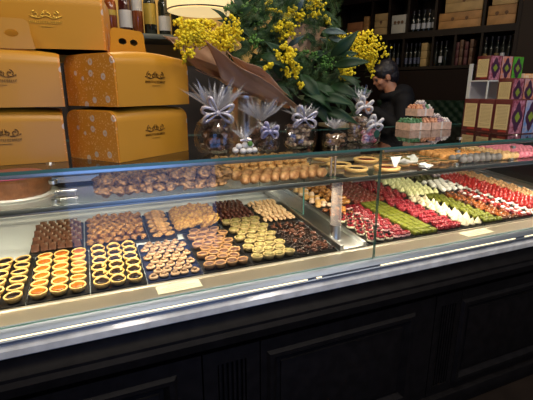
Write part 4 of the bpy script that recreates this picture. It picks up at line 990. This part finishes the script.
# back counter behind the shop worker
p0 = at_d(345, 124, 3.1)
t = thing('back_counter', 'low beige topped work counter behind the display case', 'counter', (p0.x-.1, p0.y, 0), 0)
MB().rbox(0, .42, 0, .2, 0, p0.z-.03, .004).build('counter_body', SHWOOD, t); MB().rbox(-.01, .43, -.01, .21, p0.z-.0295, p0.z, .004).build('worktop', mat('beige_top', (.25, .22, .14), .5), t)
# ================================================================== PERSON
D_ = 3.40; KP = D_/F
hp = at_d(384, 76, D_)
FD = -RT
prs = thing('person', 'person with short dark hair in a dark hooded jacket, head bowed, behind the case', 'person', (0, 0, 0), math.atan2(FD.y, FD.x))
foot = at_d(397, 100, D_); prs.location = (foot.x, foot.y, 0)
inv = (Matrix.Translation(prs.location) @ Matrix.Rotation(math.atan2(FD.y, FD.x), 4, 'Z')).inverted()
def L(px, py, dy=0): return inv @ (at_d(px, py, D_)) + Vector((0, dy, 0))   # local: +x facing, +y towards the camera
def chain(mb, pts, rs, n=14):
    """tapered limb with round ends, densely sampled"""
    P_, Q = [], []
    for (a, b), (ra, rb) in zip(zip(pts, pts[1:]), zip(rs, rs[1:])):
        a, b = Vector(a), Vector(b); m = max(2, int((b-a).length/.02))
        for i in range(m): P_.append(a.lerp(b, i/m)); Q.append(ra+(rb-ra)*i/m)
    P_.append(Vector(pts[-1])); Q.append(rs[-1])
    mb.tube(P_, Q, n); mb.ball(P_[0], Q[0], 2); mb.ball(P_[-1], Q[-1], 2)
def remesh(mb, name, m, parent, vox, sm=3):
    o = mb.build(name, m, smooth='all', fix=False)
    md = o.modifiers.new('r', 'REMESH'); md.mode = 'VOXEL'; md.voxel_size = vox; md.use_smooth_shade = True
    s_ = o.modifiers.new('s', 'SMOOTH'); s_.iterations = sm; s_.factor = .5
    dg = bpy.context.evaluated_depsgraph_get(); me = bpy.data.meshes.new_from_object(o.evaluated_get(dg)); me.name = name
    o.modifiers.clear(); o.data = me; me.polygons.foreach_set('use_smooth', [True]*len(me.polygons))
    if parent: o.parent = parent
    return o
SKIN = mat('skin', (.42, .20, .13), .5); HAIR = mat('dark_hair', (.008, .008, .016), .45, bump=.4, bscale=60); JACK = mat('dark_navy_jacket', (.005, .006, .010), .7, bump=.3, bscale=18, spec=.2); TROU = mat('dark_trousers', (.012, .012, .014), .7); SHOE = mat('black_shoe', (.01, .01, .01), .4)
hc = L(384.5, 76); nk = L(393, 92); HZ = 1.0
body = MB(); head = MB()
Rh = Matrix.Translation(hc) @ Matrix.Rotation(math.radians(22), 4, 'Y')
def hb_(c, r, sc): 
    q = MB().ball((0, 0, 0), r, 3, 0, 0, sc); body.add(q.v, q.f, 0, Rh @ Matrix.Translation(c))
hb_((-.012, 0, .022), .092, (1.02, .84, .96))      # skull
hb_((.030, 0, -.030), .062, (.95, .92, 1.15))     # face
hb_((.052, 0, -.078), .030, (1, 1.0, .8))         # chin
hb_((.020, 0, -.062), .050, (1, 1.05, .7))        # jaw
hb_((.093, 0, -.026), .013, (1.1, .9, 1.1)); hb_((.088, 0, -.008), .010, (1, .8, 1.9))   # nose tip, bridge
hb_((.080, 0, .012), .026, (.7, 1.5, .5))         # brow
hb_((.083, 0, -.052), .010, (.8, 1.9, .45)); hb_((.081, 0, -.062), .010, (.8, 1.7, .45))  # lips
for sg in (-1, 1):
    hb_((-.004, sg*.080, -.018), .026, (.8, .35, 1.2)); hb_((.060, sg*.045, -.035), .026, (.8, .7, .8))
hipz = .93; sh = .185
chain(body, [nk+Vector((-.02, 0, -.05)), hc+Vector((-.03, 0, -.05))], [.058, .055])
ch = Vector((nk.x-.02, 0, nk.z-.16)); wa = Vector((-.03, 0, 1.13)); hi = Vector((-.02, 0, hipz))
for k in range(12):
    u = k/11; c = ch.lerp(hi, u); w_ = .175*(1-.25*math.sin(PI*u*.9)); body.ball(c, 1, 2, 0, 0, (.105, w_, .10))
SHL = [Vector((nk.x-.035, sg*sh, nk.z-.075)) for sg in (1, -1)]
chain(body, [SHL[0], SHL[1]], [.058, .058])
for sg, s_ in ((1, SHL[0]), (-1, SHL[1])):
    el = Vector((.02, sg*.26, 1.30)) ; wr = L(371, 111); wr = Vector((wr.x, sg*.07, wr.z))
    chain(body, [s_, el], [.052, .040]); chain(body, [el, wr], [.038, .026])
    d = (Vector((.11, sg*.02, wr.z+.01))-el).normalized(); d = (wr-el).normalized(); s2 = Vector((0, 0, 1)).cross(d).normalized()*sg
    pc = wr+d*.045; body.ball(pc, 1, 2, 0, 0, (.045, .022, .040))
    for f in range(4):
        b0 = pc+d*.035+Vector((0, 0, .027-.018*f)); l = (.038, .043, .040, .032)[f]
        b1 = b0+d*l*.6; b2 = b1+d*l*.3+Vector((0, -sg*l*.6, -.004)); chain(body, [b0-d*.02, b0, b1, b2], [.009, .009, .0082, .007], 8)
    t0 = wr+d*.02+Vector((0, -sg*.004, .03)); chain(body, [t0, t0+d*.03+Vector((0, -sg*.015, .018)), t0+d*.055+Vector((0, -sg*.022, .015))], [.012, .010, .008], 8)
    hpj = Vector((-.02, sg*.10, hipz-.03)); kn = Vector((.02, sg*.11, .50)); an = Vector((-.03, sg*.11, .10))
    chain(body, [hpj, kn], [.088, .058]); chain(body, [kn, an], [.056, .038])
    chain(body, [an+Vector((0, 0, -.035)), an+Vector((.15, sg*.02, -.055))], [.042, .032])
remesh(body, 'body', SKIN, prs, .0065)
# eyes
for sg in (-1, 1):
    MB().ball(Rh @ Vector((.079, sg*.030, -.006)), .0105, 2).build('eye', mat('eye_dark', (.05, .04, .04), .2), prs)
jk = MB()
for k in range(14):
    u = k/13; c = ch.lerp(Vector((-.02, 0, .86)), u); w_ = .205*(1-.15*math.sin(PI*u*.9)); jk.ball(c, 1, 2, 0, .04, (.140, w_, .10))
chain(jk, [SHL[0], SHL[1]], [.078, .078])
for sg, s_ in ((1, SHL[0]), (-1, SHL[1])):
    el = Vector((.02, sg*.26, 1.30)); wr = L(374, 111); wr = Vector((wr.x, sg*.078, wr.z)); chain(jk, [s_, el], [.073, .060]); chain(jk, [el, wr], [.058, .043])
jk.ball(nk+Vector((-.075, 0, -.005)), 1, 3, 0, 0, (.085, .125, .070)); jk.ball(nk+Vector((-.095, 0, -.055)), 1, 3, 0, 0, (.08, .14, .09))
for a in range(24):
    q = 2*PI*a/24; jk.ball(nk+Vector((-.012+.085*math.cos(q), .100*math.sin(q), -.010-.03*math.cos(q))), .034, 2)
remesh(jk, 'hooded_jacket', JACK, prs, .010)
tr = MB()
tr.ball((-.02, 0, hipz-.02), 1, 2, 0, 0, (.13, .185, .12))
for sg in (1, -1): chain(tr, [(-.02, sg*.10, hipz-.05), (.02, sg*.11, .50), (-.03, sg*.11, .12)], [.105, .075, .062])
remesh(tr, 'trousers', TROU, prs, .012)
for sg in (1, -1):
    s_ = MB(); chain(s_, [(-.05, sg*.11, .05), (.13, sg*.125, .042)], [.050, .042]); s_.v = [Vector((v.x, v.y, max(v.z, .001))) for v in s_.v]; s_.build('shoe', SHOE, prs, smooth='all')
hr = MB()
def hh(c, r, sc, nz=0):
    q = MB().ball((0, 0, 0), r, 3, 0, nz, sc); hr.add(q.v, q.f, 0, Rh @ Matrix.Translation(c))
hh((-.020, 0, .034), .100, (1.04, .90, .92), .05); hh((-.050, 0, -.010), .080, (.85, 1.0, 1.0), .05); hh((.045, 0, .062), .050, (1.1, 1.35, .60), .08); hh((-.06, 0, -.05), .05, (.7, 1.1, 1))
for sg in (-1, 1): hh((.012, sg*.062, .018), .036, (1.0, .6, .9), .05)
remesh(hr, 'hair', HAIR, prs, .006, 2)
# ------------------------------------------------------------------ output look
vs = S.view_settings; vs.view_transform = 'Standard'; vs.look = 'None'; vs.gamma = 1; vs.use_curve_mapping = False; vs.exposure = 0.2
S.cycles.use_denoising = True; S.cycles.transparent_max_bounces = 24; S.cycles.max_bounces = 8; S.cycles.caustics_reflective = False
